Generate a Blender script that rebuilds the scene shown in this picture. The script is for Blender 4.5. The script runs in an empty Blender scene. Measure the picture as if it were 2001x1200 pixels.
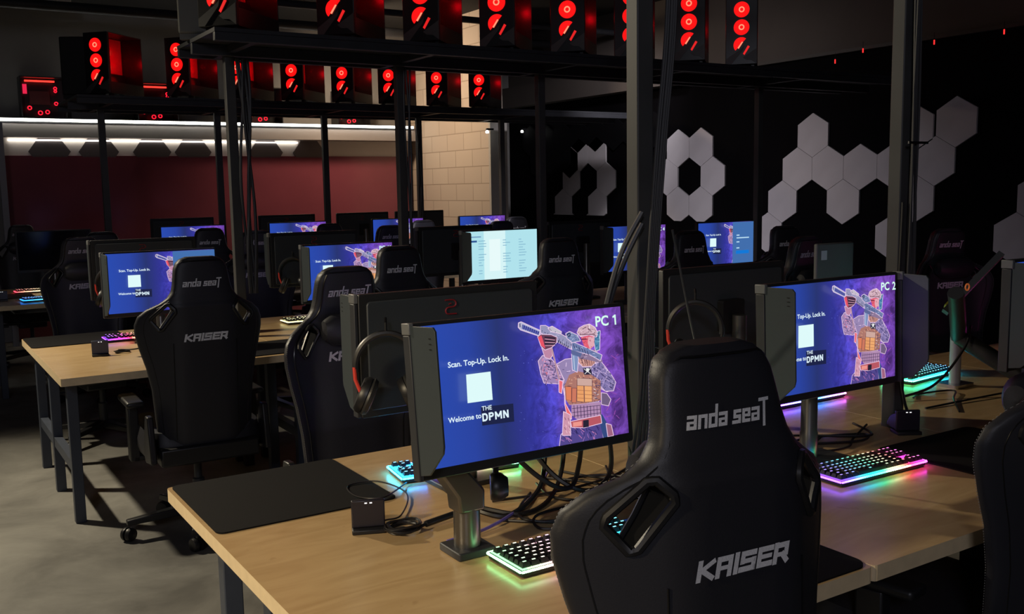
import bpy, bmesh, math, random
import numpy as np
from mathutils import Vector, Matrix, Euler
PI=math.pi; R=math.radians
random.seed(7)
S=bpy.context.scene
C=S.collection
# ------------------------------------------------------------------ camera / view
CAM=(0,0,1.57)
yaw,pit,roll=R(57.47),R(-6.993),R(-1.01)
fw=Vector((math.cos(pit)*math.cos(yaw),math.cos(pit)*math.sin(yaw),math.sin(pit)))
rt=Vector((math.sin(yaw),-math.cos(yaw),0)); up=rt.cross(fw)
rt2=math.cos(roll)*rt+math.sin(roll)*up; up2=-math.sin(roll)*rt+math.cos(roll)*up
cd=bpy.data.cameras.new('camera'); cam=bpy.data.objects.new('camera',cd); C.objects.link(cam)
cd.sensor_fit='HORIZONTAL'; cd.sensor_width=36; cd.lens=36*1902.7/2001; cd.clip_start=.02; cd.clip_end=100
m=Matrix((rt2,up2,-fw)).transposed().to_4x4(); m.translation=Vector(CAM); cam.matrix_world=m
S.camera=cam
vs=S.view_settings; vs.view_transform='Standard'; vs.look='None'; vs.gamma=1; vs.use_curve_mapping=False; vs.exposure=0
w=bpy.data.worlds.new('world'); S.world=w; w.use_nodes=True
w.node_tree.nodes['Background'].inputs[0].default_value=(.55,.6,.8,1); w.node_tree.nodes['Background'].inputs[1].default_value=.006
def light(name,kind,loc,target,energy,color,size=.5,spot=None,blend=.5,sizey=None):
    l=bpy.data.lights.new(name,kind); l.energy=energy; l.color=color
    if kind=='AREA':
        l.size=size
        if sizey: l.shape='RECTANGLE'; l.size_y=sizey
    else: l.shadow_soft_size=size
    if kind=='SPOT': l.spot_size=R(spot); l.spot_blend=blend
    o=bpy.data.objects.new(name,l); C.objects.link(o); o.location=loc
    o.rotation_euler=(Vector(target)-Vector(loc)).to_track_quat('-Z','Y').to_euler()
    return o
light('aisle_downlight','SPOT',(-.75,6.6,3.45),(-.05,3.6,0),560,(1,.87,.64),.07,spot=106,blend=.75)
light('entrance_light','SPOT',(-3.0,1.2,2.9),(.35,2.0,.6),520,(1,.81,.52),.15,spot=42,blend=1)
light('rear_ceiling_light','AREA',(-2.2,-2.6,3.3),(2.0,2.6,1.0),46,(.86,.86,1),.8)
light('added_wall_fill','AREA',(4.9,7.4,3.5),(7.5,7.4,1.7),42,(.97,.9,.98),.3,sizey=8)  # added unseen fill that brightens the pale hexagons on the right wall
light('added_wall_fill_far','SPOT',(6.3,7.2,3.4),(7.5,10.1,1.7),170,(.97,.9,.95),.1,spot=62,blend=.8)  # second added fill, lifts the dimmer hexagon letter at the far end
bpy.data.lights['added_wall_fill'].spread=R(95)
light('corner_wall_light','AREA',(4.35,10.4,3.3),(5.95,10.7,1.5),42,(1,.74,.5),.4)
# ------------------------------------------------------------------ materials
def lin(c):
    return tuple(((v/255)/12.92 if v/255<=.04045 else ((v/255+.055)/1.055)**2.4) for v in c)
MAT={}
def mat(name,color=(.5,.5,.5),rough=.5,metal=0,emit=None,estr=1,spec=.5,noise=None,bump=None,coat=0):
    if name in MAT: return MAT[name]
    mt=bpy.data.materials.new(name); mt.use_nodes=True; nt=mt.node_tree; b=nt.nodes['Principled BSDF']
    b.inputs['Base Color'].default_value=(*color,1); b.inputs['Roughness'].default_value=rough; b.inputs['Metallic'].default_value=metal
    b.inputs['Specular IOR Level'].default_value=spec; b.inputs['Coat Weight'].default_value=coat
    if emit: b.inputs['Emission Color'].default_value=(*emit,1); b.inputs['Emission Strength'].default_value=estr
    if noise:
        sc,amt=noise
        tc=nt.nodes.new('ShaderNodeTexCoord'); n=nt.nodes.new('ShaderNodeTexNoise'); n.inputs['Scale'].default_value=sc; n.inputs['Detail'].default_value=6
        nt.links.new(tc.outputs['Object'],n.inputs['Vector'])
        r=nt.nodes.new('ShaderNodeValToRGB'); r.color_ramp.elements[0].position=.3; r.color_ramp.elements[1].position=.7
        r.color_ramp.elements[0].color=(*[c*(1-amt) for c in color],1); r.color_ramp.elements[1].color=(*[min(1,c*(1+amt)) for c in color],1)
        nt.links.new(n.outputs['Fac'],r.inputs['Fac']); nt.links.new(r.outputs['Color'],b.inputs['Base Color'])
    if bump:
        sc,st=bump
        tc=nt.nodes.new('ShaderNodeTexCoord'); n=nt.nodes.new('ShaderNodeTexNoise'); n.inputs['Scale'].default_value=sc; n.inputs['Detail'].default_value=4
        nt.links.new(tc.outputs['Object'],n.inputs['Vector'])
        bp=nt.nodes.new('ShaderNodeBump'); bp.inputs['Strength'].default_value=st; bp.inputs['Distance'].default_value=.002
        nt.links.new(n.outputs['Fac'],bp.inputs['Height']); nt.links.new(bp.outputs['Normal'],b.inputs['Normal'])
    MAT[name]=mt; return mt
leather=mat('black_leather',(.022,.022,.028),.48,bump=(350,.12),spec=.45)
liner=mat('hole_liner',(.008,.008,.009),.9,spec=.05)
leather_side=mat('black_leather_side',(.03,.03,.03),.42,bump=(300,.2),spec=.5)
piping_m=mat('seam_piping',(.008,.008,.009),.3)
thread=mat('pale_thread',(.30,.29,.27),.7)
silver=mat('silver_print',(.82,.82,.88),.5,noise=(900,.25))
lilac=mat('pale_embroidery',(.55,.53,.6),.7)
plastic=mat('black_plastic',(.012,.012,.014),.4)
plastic2=mat('dark_grey_plastic',(.045,.05,.052),.42,noise=(3,.08))
hoodm=mat('grey_hood_plastic',(.040,.052,.060),.5)
monback=mat('monitor_back',(.045,.052,.06),.4)
steel_dark=mat('dark_steel',(.028,.03,.036),.5,noise=(8,.15))
steel_post=mat('painted_post',(.06,.06,.062),.55,noise=(6,.15))
steel_blue=mat('blue_grey_leg',(.05,.06,.085),.45,noise=(7,.12))
gun=mat('gunmetal_arm',(.16,.155,.15),.32,metal=.8)
matte=mat('mat_fabric',(.0052,.0050,.006),.85,spec=.2,noise=(600,.3))
chrome=mat('bright_metal',(.6,.6,.62),.25,metal=1)
redm=mat('red_plastic',(.75,.06,.04),.4)
darkred=mat('dark_red_logo',(.30,.02,.03),.4)
cablem=mat('cable_rubber',(.012,.011,.013),.45)
cabledim=mat('cable_grey',(.05,.05,.055),.4)
cablepur=mat('cable_violet_grey',(.17,.13,.46),.4)
yellow=mat('yellow_tape',(.45,.45,.05),.6)
whitep=mat('white_plastic',(.55,.55,.57),.4)
def obj_glow(name,strength,base=(.01,.01,.01)):
    mt=bpy.data.materials.new(name); mt.use_nodes=True; nt=mt.node_tree; b=nt.nodes['Principled BSDF']
    b.inputs['Base Color'].default_value=(*base,1)
    oi=nt.nodes.new('ShaderNodeObjectInfo'); nt.links.new(oi.outputs['Color'],b.inputs['Emission Color']); b.inputs['Emission Strength'].default_value=strength
    return mt
keyglow=obj_glow('lit_legend',3.0)
def attr_glow(name,strength):
    mt=bpy.data.materials.new(name); mt.use_nodes=True; nt=mt.node_tree; b=nt.nodes['Principled BSDF']
    b.inputs['Base Color'].default_value=(.01,.01,.01,1); b.inputs['Roughness'].default_value=.35; b.inputs['Specular IOR Level'].default_value=.3
    a=nt.nodes.new('ShaderNodeAttribute'); a.attribute_name='Col'
    nt.links.new(a.outputs['Color'],b.inputs['Emission Color']); b.inputs['Emission Strength'].default_value=strength
    return mt
stripglow=attr_glow('rgb_strip',3.2)
screenart=attr_glow('screen_picture',1.0)
def wood():
    mt=bpy.data.materials.new('birch_plywood'); mt.use_nodes=True; nt=mt.node_tree; b=nt.nodes['Principled BSDF']
    tc=nt.nodes.new('ShaderNodeTexCoord'); mp=nt.nodes.new('ShaderNodeMapping'); mp.inputs['Scale'].default_value=(1.5,6,6)
    n=nt.nodes.new('ShaderNodeTexNoise'); n.inputs['Scale'].default_value=2.2; n.inputs['Detail'].default_value=7; n.inputs['Distortion'].default_value=1.6
    nt.links.new(tc.outputs['Object'],mp.inputs['Vector']); nt.links.new(mp.outputs['Vector'],n.inputs['Vector'])
    r=nt.nodes.new('ShaderNodeValToRGB'); e=r.color_ramp.elements
    e[0].position=.3; e[0].color=(.50,.335,.165,1); e[1].position=.7; e[1].color=(.61,.43,.225,1)
    nt.links.new(n.outputs['Fac'],r.inputs['Fac'])
    n2=nt.nodes.new('ShaderNodeTexNoise'); n2.inputs['Scale'].default_value=14; n2.inputs['Detail'].default_value=3
    nt.links.new(tc.outputs['Object'],n2.inputs['Vector'])
    r2=nt.nodes.new('ShaderNodeValToRGB'); r2.color_ramp.elements[0].position=.24; r2.color_ramp.elements[1].position=.31
    r2.color_ramp.elements[0].color=(.72,.66,.6,1); r2.color_ramp.elements[1].color=(1,1,1,1)
    nt.links.new(n2.outputs['Fac'],r2.inputs['Fac'])
    mx=nt.nodes.new('ShaderNodeMix'); mx.data_type='RGBA'; mx.blend_type='MULTIPLY'; mx.inputs[0].default_value=.6
    nt.links.new(r.outputs['Color'],mx.inputs[6]); nt.links.new(r2.outputs['Color'],mx.inputs[7])
    nt.links.new(mx.outputs[2],b.inputs['Base Color']); b.inputs['Roughness'].default_value=.27
    return mt
woodm=wood()
edgem=mat('plywood_edge',(.86,.68,.42),.45,noise=(30,.06))
def concrete():
    mt=bpy.data.materials.new('worn_concrete'); mt.use_nodes=True; nt=mt.node_tree; b=nt.nodes['Principled BSDF']
    tc=nt.nodes.new('ShaderNodeTexCoord')
    n=nt.nodes.new('ShaderNodeTexNoise'); n.inputs['Scale'].default_value=1.7; n.inputs['Detail'].default_value=9; n.inputs['Roughness'].default_value=.62; n.inputs['Distortion'].default_value=.4
    nt.links.new(tc.outputs['Object'],n.inputs['Vector'])
    r=nt.nodes.new('ShaderNodeValToRGB'); e=r.color_ramp.elements
    e[0].position=.33; e[0].color=(.125,.12,.108,1); e[1].position=.68; e[1].color=(.31,.30,.27,1)
    nt.links.new(n.outputs['Fac'],r.inputs['Fac']); nt.links.new(r.outputs['Color'],b.inputs['Base Color'])
    b.inputs['Roughness'].default_value=.6
    bp=nt.nodes.new('ShaderNodeBump'); bp.inputs['Strength'].default_value=.25; bp.inputs['Distance'].default_value=.01
    nt.links.new(n.outputs['Fac'],bp.inputs['Height']); nt.links.new(bp.outputs['Normal'],b.inputs['Normal'])
    return mt
concretem=concrete()
def blocks():
    mt=bpy.data.materials.new('painted_block'); mt.use_nodes=True; nt=mt.node_tree; b=nt.nodes['Principled BSDF']
    tc=nt.nodes.new('ShaderNodeTexCoord'); sp=nt.nodes.new('ShaderNodeSeparateXYZ'); cb=nt.nodes.new('ShaderNodeCombineXYZ')
    nt.links.new(tc.outputs['Object'],sp.inputs[0]); nt.links.new(sp.outputs['Y'],cb.inputs['X']); nt.links.new(sp.outputs['Z'],cb.inputs['Y'])
    br=nt.nodes.new('ShaderNodeTexBrick'); nt.links.new(cb.outputs[0],br.inputs['Vector'])
    br.inputs['Scale'].default_value=1; br.inputs['Brick Width'].default_value=.406; br.inputs['Row Height'].default_value=.203; br.inputs['Mortar Size'].default_value=.006
    br.inputs['Color1'].default_value=(.62,.53,.44,1); br.inputs['Color2'].default_value=(.58,.49,.41,1); br.inputs['Mortar'].default_value=(.42,.34,.27,1)
    nt.links.new(br.outputs['Color'],b.inputs['Base Color']); b.inputs['Roughness'].default_value=.8
    bp=nt.nodes.new('ShaderNodeBump'); bp.inputs['Strength'].default_value=.6; bp.inputs['Distance'].default_value=.01; bp.invert=True
    nt.links.new(br.outputs['Fac'],bp.inputs['Height']); nt.links.new(bp.outputs['Normal'],b.inputs['Normal'])
    return mt
# ------------------------------------------------------------------ mesh builder
class MB:
    def __init__(s): s.v=[]; s.f=[]; s.mi=[]; s.col=[]
    def add(s,vs,fs,mi=0,col=(0,0,0),M=None):
        k=len(s.v)
        for v in vs: s.v.append(tuple(M@Vector(v)) if M is not None else tuple(v))
        for f in fs: s.f.append([i+k for i in f]); s.mi.append(mi); s.col.append(col)
        return s
    def box(s,x0,x1,y0,y1,z0,z1,mi=0,col=(0,0,0),M=None):
        vs=[(x0,y0,z0),(x1,y0,z0),(x1,y1,z0),(x0,y1,z0),(x0,y0,z1),(x1,y0,z1),(x1,y1,z1),(x0,y1,z1)]
        return s.add(vs,[(0,3,2,1),(4,5,6,7),(0,1,5,4),(1,2,6,5),(2,3,7,6),(3,0,4,7)],mi,col,M)
    def prism(s,pts,d0,d1,axis='y',mi=0,col=(0,0,0),M=None):
        def P(a,b,d): return {'y':(a,d,b),'z':(a,b,d),'x':(d,a,b)}[axis]
        n=len(pts); vs=[P(a,b,d0) for a,b in pts]+[P(a,b,d1) for a,b in pts]
        fs=[list(range(n))[::-1],[i+n for i in range(n)]]+[(i,(i+1)%n,(i+1)%n+n,i+n) for i in range(n)]
        return s.add(vs,fs,mi,col,M)
    def tube(s,pts,r,n=8,mi=0,col=(0,0,0),M=None,closed=False,r2=None):
        pts=[Vector(p) for p in pts]; N=len(pts); vs=[]; fs=[]; prev=None
        for i,p in enumerate(pts):
            if closed: t=(pts[(i+1)%N]-pts[i-1])
            else: t=(pts[min(i+1,N-1)]-pts[max(i-1,0)])
            t.normalize()
            if prev is None:
                a=Vector((0,0,1)) if abs(t.z)<.9 else Vector((1,0,0)); u=t.cross(a).normalized()
            else: u=(prev-t*prev.dot(t)).normalized()
            prev=u; v=t.cross(u); rr=r if r2 is None else r+(r2-r)*i/(N-1)
            for k in range(n):
                a=2*PI*k/n; vs.append(p+u*math.cos(a)*rr+v*math.sin(a)*rr)
        m=N if closed else N-1
        for i in range(m):
            j=(i+1)%N
            for k in range(n): fs.append((i*n+k,i*n+(k+1)%n,j*n+(k+1)%n,j*n+k))
        if not closed: fs.append(list(range(n))[::-1]); fs.append([(N-1)*n+k for k in range(n)])
        return s.add(vs,fs,mi,col,M)
    def lathe(s,prof,n=20,mi=0,col=(0,0,0),M=None):
        vs=[];fs=[]
        for r,z in prof:
            for k in range(n): a=2*PI*k/n; vs.append((r*math.cos(a),r*math.sin(a),z))
        for i in range(len(prof)-1):
            for k in range(n): fs.append((i*n+k,i*n+(k+1)%n,(i+1)*n+(k+1)%n,(i+1)*n+k))
        fs.append(list(range(n))[::-1]); fs.append([(len(prof)-1)*n+k for k in range(n)])
        return s.add(vs,fs,mi,col,M)
    def mesh(s,name,mats,smooth=False):
        me=bpy.data.meshes.new(name); me.from_pydata(s.v,[],s.f)
        mats=mats if isinstance(mats,(list,tuple)) else [mats]
        for m_ in mats: me.materials.append(m_)
        me.polygons.foreach_set('material_index',s.mi)
        if any(c!=(0,0,0) for c in s.col):
            ca=me.color_attributes.new('Col','FLOAT_COLOR','CORNER'); i=0
            for p,c in zip(me.polygons,s.col):
                for _ in range(p.loop_total): ca.data[i].color=(*c,1); i+=1
        bm=bmesh.new(); bm.from_mesh(me); bmesh.ops.recalc_face_normals(bm,faces=bm.faces) if not s.col or smooth or True else None; bm.to_mesh(me); bm.free()
        if smooth:
            me.polygons.foreach_set('use_smooth',[True]*len(me.polygons))
            try: me.set_sharp_from_angle(angle=R(38))
            except Exception: pass
        me.update(); return me
    def build(s,name,mats,parent=None,smooth=False,bevel=0,seg=2,loc=None,rot=None):
        o=bpy.data.objects.new(name,s.mesh(name,mats,smooth)); C.objects.link(o)
        if parent is not None: o.parent=parent
        if loc is not None: o.location=loc
        if rot is not None: o.rotation_euler=rot
        if bevel:
            b=o.modifiers.new('bevel','BEVEL'); b.width=bevel; b.segments=seg; b.limit_method='ANGLE'; b.angle_limit=R(40)
            o.data.polygons.foreach_set('use_smooth',[True]*len(o.data.polygons))
            try: o.data.set_sharp_from_angle(angle=R(60))
            except Exception: pass
        return o
def tag(o,label=None,cat=None,group=None,kind=None):
    if label: o['label']=label
    if cat: o['category']=cat
    if group: o['group']=group
    if kind: o['kind']=kind
    return o
def empty(name,loc,rz=0):
    o=bpy.data.objects.new(name,None); C.objects.link(o); o.location=loc; o.rotation_euler=(0,0,rz); o.empty_display_size=.1; return o
KIDS={}
def kids(o): return [c for c in C.objects if c.parent is o]
def copy_tree(o,parent=None):
    c=o.copy(); C.objects.link(c); c.parent=parent
    for ch in kids(o): copy_tree(ch,c)
    return c
def struct(name,mb,m_,**k):
    o=mb.build(name,m_,**k); o['kind']='structure'; return o
def box_at(cx,cy,cz,sx,sy,sz): return (cx-sx/2,cx+sx/2,cy-sy/2,cy+sy/2,cz-sz/2,cz+sz/2)
def smooth_path(pts,n=8):
    P=[Vector(p) for p in pts]; P=[P[0]*2-P[1]]+P+[P[-1]*2-P[-2]]; out=[]
    for i in range(1,len(P)-2):
        for k in range(n):
            t=k/n; a,b,c,d=P[i-1],P[i],P[i+1],P[i+2]
            out.append(.5*((2*b)+(c-a)*t+(2*a-5*b+4*c-d)*t*t+(3*b-a-3*c+d)*t**3))
    out.append(P[-2]); return out
def text_polys(body,size,bold=0,shear=0,align='LEFT'):
    cu=bpy.data.curves.new('t','FONT'); cu.body=body; cu.size=size; cu.offset=bold; cu.shear=shear; cu.align_x=align; cu.resolution_u=3
    o=bpy.data.objects.new('t',cu); C.objects.link(o); dg=bpy.context.evaluated_depsgraph_get(); dg.update()
    me=bpy.data.meshes.new_from_object(o.evaluated_get(dg)); vs=[tuple(v.co) for v in me.vertices]; fs=[list(p.vertices) for p in me.polygons]
    bpy.data.objects.remove(o); bpy.data.curves.remove(cu); bpy.data.meshes.remove(me); return vs,fs
# ------------------------------------------------------------------ room shell
struct('floor',MB().box(-6,9,-5,13,-.1,0),concretem)
blackwall=mat('black_paint',(.0024,.0022,.003),.8,spec=.04,noise=(2,.2))
greywall=mat('dim_grey_paint',(.085,.072,.064),.8,noise=(1.2,.12))
darkwall=mat('charcoal_paint',(.24,.235,.23),.8,noise=(1,.15))
ceilm=mat('dark_ceiling',(.02,.02,.021),.9)
redwall=mat('deep_red_gloss_board',(.24,.06,.085),.16,noise=(.8,.2))
struct('ceiling',MB().box(-6,9,-5,13,3.62,3.72),ceilm)
WX=7.5
struct('wall_right',MB().box(WX,WX+.2,-5,13,0,2.74,0).box(WX,WX+.2,-5,13,2.74,3.62,1),[blackwall,greywall])
struct('trim_1',MB().box(WX-.05,WX,-5,11.7,2.735,2.765),mat('ledge_dark',(.03,.03,.03),.6))
struct('trim_2',MB().box(WX-.16,WX-.001,8.0,11.7,2.66,2.93),greywall)
FY=11.75
struct('wall_back',MB().box(-6,WX,FY,FY+.2,0,3.62),darkwall)
struct('wall_left',MB().box(-6.2,-6,-5,13,0,3.62),darkwall)
struct('wall_front',MB().box(-6,WX,-5.2,-5,0,3.62),darkwall)
struct('wall_side',MB().box(5.95,6.13,9.74,FY,0,3.62),blocks())
struct('trim_3',MB().box(5.93,6.16,9.70,9.74,0,2.4),mat('lit_wall_end',(.5,.48,.45),.6))  # end face of the block wall, its lit look put into the colour
# soffit band above the red board, with a lit strip under and over it
soff=struct('trim_4',MB().box(1.0,5.9,11.42,FY,2.19,2.345),mat('soffit_paint',(.30,.27,.26),.75,noise=(1,.1)))
rb=MB().box(1.1,5.9,FY-.07,FY-.022,.02,2.0).build('red_lower_board',redwall); tag(rb,'glossy deep red board covering the lower back wall behind the far desks','wall board')
pb=MB().box(1.1,5.9,FY-.05,FY-.022,2.0,2.19).build('pale_upper_board',mat('pale_board',(.75,.70,.66),.7)); tag(pb,'pale strip of wall between the red board and the lit ledge','wall board')
ledw=mat('led_strip_white',(1,1,1),.5,emit=(1,1,.90),estr=9)
t=empty('led_strip_light',(1.05,11.40,2.36))
MB().box(0,4.76,-.012,.012,-.014,.014).build('diffuser',ledw,t); MB().box(-.02,4.78,.012,.03,-.03,.02).build('channel',plastic,t)
tag(t,'long bright white light strip along the top of the back wall ledge','light strip')
ledw2=mat('led_strip_soft',(1,1,1),.5,emit=(1,.93,.82),estr=3.5)
t=empty('led_strip_light',(1.15,11.68,2.165)); MB().box(0,3.2,-.012,.012,-.007,.007).build('diffuser',ledw2,t)
tag(t,'dimmer light strip tucked under the ledge above the red board','light strip')
fr=MB().box(1.02,1.08,11.36,11.42,0,2.33).build('pale_corner_post',mat('pale_post',(.30,.31,.36),.5)); tag(fr,'pale vertical post at the left end of the red board','post')
# grey half-hexagon wall panels along the top of the red board (their points reach up over the pale strip)
hexd=mat('grey_felt_hexagon',(.17,.15,.155),.9)
for i,x in enumerate([1.55,2.05,2.62,3.08,3.95,4.5]):
    pts=[(-.17,0),(-.21,.06),(-.10,.215),(.10,.215),(.21,.06),(.17,0)]
    o=MB().prism(pts,-.02,0,'y').build('felt_panel',hexd,loc=(x,FY-.05,1.985))
    tag(o,'grey felt panel with cut corners above the red board, number %d counting from the left'%(i+1) if i else 'grey felt panel with cut corners above the red board, nearest the pale corner post','wall panel','grey felt panels above the red board')
# far-right little lamps
for i,(p,nm) in enumerate([((5.80,9.55,2.20),'small bright lamp on the pale corner of the block wall'),((7.42,11.3,2.33),'small bright lamp glowing on the black wall just right of the block wall'),((7.42,10.85,2.30),'small white lamp on the black wall, right-hand one of the pair')]):
    t=empty('wall_lamp',p); MB().lathe([(.0,-.015),(.014,-.015),(.018,-.005),(.018,.005),(.01,.015)],12).build('bulb',mat('lamp_glow',(1,1,1),emit=(1,1,.92),estr=14),t,smooth=True)
    MB().box(-.01,.08,-.012,.012,.02,.04).build('bracket',plastic,t); tag(t,nm,'lamp','small lamps near the block wall')
# hex panels -------------------------------------------------
HH=.42; HW=.3637
def hexpts(): return [(HW/2*sx,HH*sz) for sx,sz in ((0,.5),(-1,.25),(-1,-.25),(0,-.5),(1,-.25),(1,.25))]
hexw=mat('pale_felt_hexagon',(.50,.48,.50),.9,noise=(4,.05)); hexb=mat('black_felt_hexagon',(.004,.004,.005),.9,spec=.06)
def hexpanel(y,z,cut=None,black=False,label='',grp=''):
    pts=[(a*.99,b*.99) for a,b in hexpts()]
    if cut is not None:   # cut the lower part straight at height cut (world z)
        c=cut-z; out=[]
        n=len(pts)
        for i in range(n):
            p,q=pts[i],pts[(i+1)%n]
            if p[1]>=c: out.append(p)
            if (p[1]-c)*(q[1]-c)<0:
                tt=(c-p[1])/(q[1]-p[1]); out.append((p[0]+(q[0]-p[0])*tt,c))
        pts=out
    o=MB().prism(pts,-.018,0,'x').build('hexagon_panel',hexb if black else hexw,loc=(WX-.001,y,z))
    tag(o,label,'wall panel',grp)
def letter(y0,z0,cells,name,cut=None):
    # y0,z0: apex of the reference cell; cells (u,r): u in panel widths to the picture's right, r rows down
    for u,r,desc in cells:
        hexpanel(y0-u*HW, z0-HH/2-r*HH*.75, cut, False, 'pale hexagon panel, %s of the %s'%(desc,name), 'pale hexagon panels of the wall lettering')
letter(10.08,2.175,[(0,0,'upper left cell'),(1,0,'upper right cell'),(-.5,1,'left cell in the second row'),(1.5,1,'right cell in the second row'),(-1,2,'left cell in the third row'),(1,2,'right cell in the third row'),(-1.5,3,'lowest cell at far left'),(-.5,3,'low cell left of the black gap'),(.5,3,'low cell right of the black gap')],'arch shaped letter',1.205)
letter(8.24,2.18,[(0,0,'upper left cell'),(1,0,'upper right cell'),(-.5,1,'left side cell'),(1.5,1,'right side cell'),(0,2,'lower left cell'),(1,2,'lower right cell')],'ring shaped letter',1.165)
letter(6.36,2.225,[(0,0,'top cell'),(-.5,1,'left shoulder cell'),(.5,1,'cell under the top one'),(1.5,1,'centre right cell'),(2.5,1,'cell partly behind the grey post'),(-1,2,'left leg cell'),(1,2,'middle point cell'),(-1.5,3,'left foot cell'),(3,0,'upper right cell behind the grey post'),(2.5,3,'foot cell beside the grey post')],'wide zigzag letter')
letter(4.88,2.255,[(0,0,'topmost cell'),(-.5,1,'second cell down'),(-1,2,'third cell down')],'diagonal letter')
letter(4.88,2.255,[(2.0,2,'upper cell cut by the frame edge'),(1.5,3,'lower cell beside the grey monitor edge')],'rightmost letter')
for i in range(8):
    hexpanel(11.2-i*HW,2.40-HH/2+.01,None,True,'black hexagon wall panel in the top row, %s from the back corner'%['first','second','third','fourth','fifth','sixth','seventh','eighth'][i],'black hexagon panels in the top row')
for i in range(3):
    hexpanel(11.2+.5*HW-i*HW-HW,2.40-HH/2+.01-HH*.75,None,True,'black hexagon wall panel in the second row, %s from the back corner'%['first','second','third'][i],'black hexagon panels in the second row')
# ceiling clutter
for i,(y,z,r) in enumerate([(10.6,3.4,.05),(9.2,3.35,.035)]):
    o=MB().tube([(-3,y,z),(7.4,y,z)],r,10).build('ceiling_pipe',steel_dark,smooth=True); tag(o,['thick dark pipe under the ceiling nearest the back wall','thinner dark pipe under the ceiling, next one forward'][i],'pipe')
t=empty('ceiling_fixture',(1.25,11.0,3.5)); MB().box(-.5,.5,-.08,.08,-.03,.04).build('housing',mat('beige_housing',(.55,.5,.42),.6),t,bevel=.01); MB().box(-.46,.46,-.06,.06,-.036,-.03).build('diffuser',mat('beige_diffuser',(.7,.65,.55),.6,emit=(1,.85,.65),estr=.25),t)
tag(t,'beige strip fixture at the ceiling in the top left corner','ceiling light')
# ------------------------------------------------------------------ desks
rows=[(1.277,2.762,2.02),(4.725,6.215,5.47),(8.20,9.66,8.93)]
rn=['front','middle','far']
seams=[.6,1.723,2.85,3.97,5.1,6.25]
ordn=['first','second','third','fourth','fifth','sixth','seventh','eighth']
def rrect(x0,x1,y0,y1,r,n=5):
    out=[]
    for cx,cy,a0 in ((x1-r,y1-r,0),(x0+r,y1-r,90),(x0+r,y0+r,180),(x1-r,y0+r,270)):
        for k in range(n+1):
            a=R(a0+90*k/n); out.append((cx+r*math.cos(a),cy+r*math.sin(a)))
    return out
for ri,(ya,yb,yc) in enumerate(rows):
    for si in range(5):
        x0,x1=seams[si]+.001,seams[si+1]-.001
        if ri==2 and si>3: continue
        d=empty('desk',((x0+x1)/2,yc,0)); cx=(x0+x1)/2
        tag(d,'plywood topped %s desk of the %s row, with dark steel legs'%(['leftmost','second','third','fourth','fifth'][si],rn[ri]),'desk','desks of the %s row'%rn[ri])
        hw=(x1-x0)/2
        pts=rrect(-hw,hw,ya-yc,yb-yc,.012,3)
        me=MB().prism(pts,.714,.75,'z',0); me.mi=[0,0]+[1]*(len(me.f)-2)
        me.build('tabletop',[woodm,edgem],d)
        offs=(.25,.86,1.40) if ri else (.27,.80,1.16)
        for sx in (-1,1):
            for oy in offs:
                x=sx*(hw-.075); y=ya-yc+oy
                MB().box(x-.024,x+.024,y-.024,y+.024,0,.714).build('leg',steel_blue,d,bevel=.003)
            x=sx*(hw-.075)
            MB().box(x-.02,x+.02,ya-yc+offs[0]+.024,ya-yc+offs[1]-.024,.25,.30).build('stretcher',steel_blue,d)
            MB().box(x-.02,x+.02,ya-yc+offs[1]+.024,ya-yc+offs[2]-.024,.25,.30).build('stretcher',steel_blue,d)
        MB().box(-hw+.11,hw-.11,-.02,.02,.66,.712).build('crossbar',steel_dark,d)
# ------------------------------------------------------------------ overhead shelves with posts
def shelf(yc,xs,x0,x1,y0,y1,z,label,posts_down=True,zt=None):
    t=empty('overhead_shelf',(x0,yc,z)); M=Matrix.Translation((-x0,-yc,-z))
    for x in xs: MB().box(x-.027,x+.027,yc-.024,yc+.024,0 if True else .75,(zt or z)-.001,M=M).build('post',steel_post,t,bevel=.004)
    if y1>y0:
        MB().box(x0,x1,y0,y1,z,z+.02,M=M).build('deck',steel_dark,t)
        MB().box(x0,x1,y0,y0+.035,z-.045,z-.001,M=M).build('front_rail',steel_dark,t,bevel=.003)
        MB().box(x0,x1,y1-.035,y1,z-.045,z-.001,M=M).build('rear_rail',steel_dark,t,bevel=.003)
        MB().box(x0,x1,yc-.06,yc-.026,z-.06,z-.001,M=M).build('centre_rail',steel_dark,t,bevel=.003)
        n=0
        for x in xs:
            MB().box(x-.02,x+.02,y0+.036,y1-.036,z-.042,z-.001,M=M).build('cross_rail',steel_dark,t)
            MB().add([(x-.012,y0+.04,z-.05),(x+.012,y0+.04,z-.05),(x+.012,yc-.062,z-.30),(x-.012,yc-.062,z-.30),(x-.012,y0+.04,z-.075),(x+.012,y0+.04,z-.075),(x+.012,yc-.062,z-.33),(x-.012,yc-.062,z-.33)],[(0,1,2,3),(7,6,5,4),(0,4,5,1),(1,5,6,2),(2,6,7,3),(3,7,4,0)],M=M) if False else None
    tag(t,label,'shelf'); return t
shelf(5.47,[1.66,2.70,3.74,4.62,5.81],1.45,7.05,4.98,5.72,2.37,'dark steel overhead shelf frame above the middle desk row, carrying the larger looking towers')
shelf(8.93,[1.60,2.58,3.60,4.61,5.60],1.34,7.1,8.42,9.42,2.34,'dark steel overhead shelf frame above the far desk row, carrying the smaller looking towers')
shelf(2.02,[1.70,2.80],1.5,5.2,1.5,2.54,3.0,'tall grey steel post frame rising from the front desk row')
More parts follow.
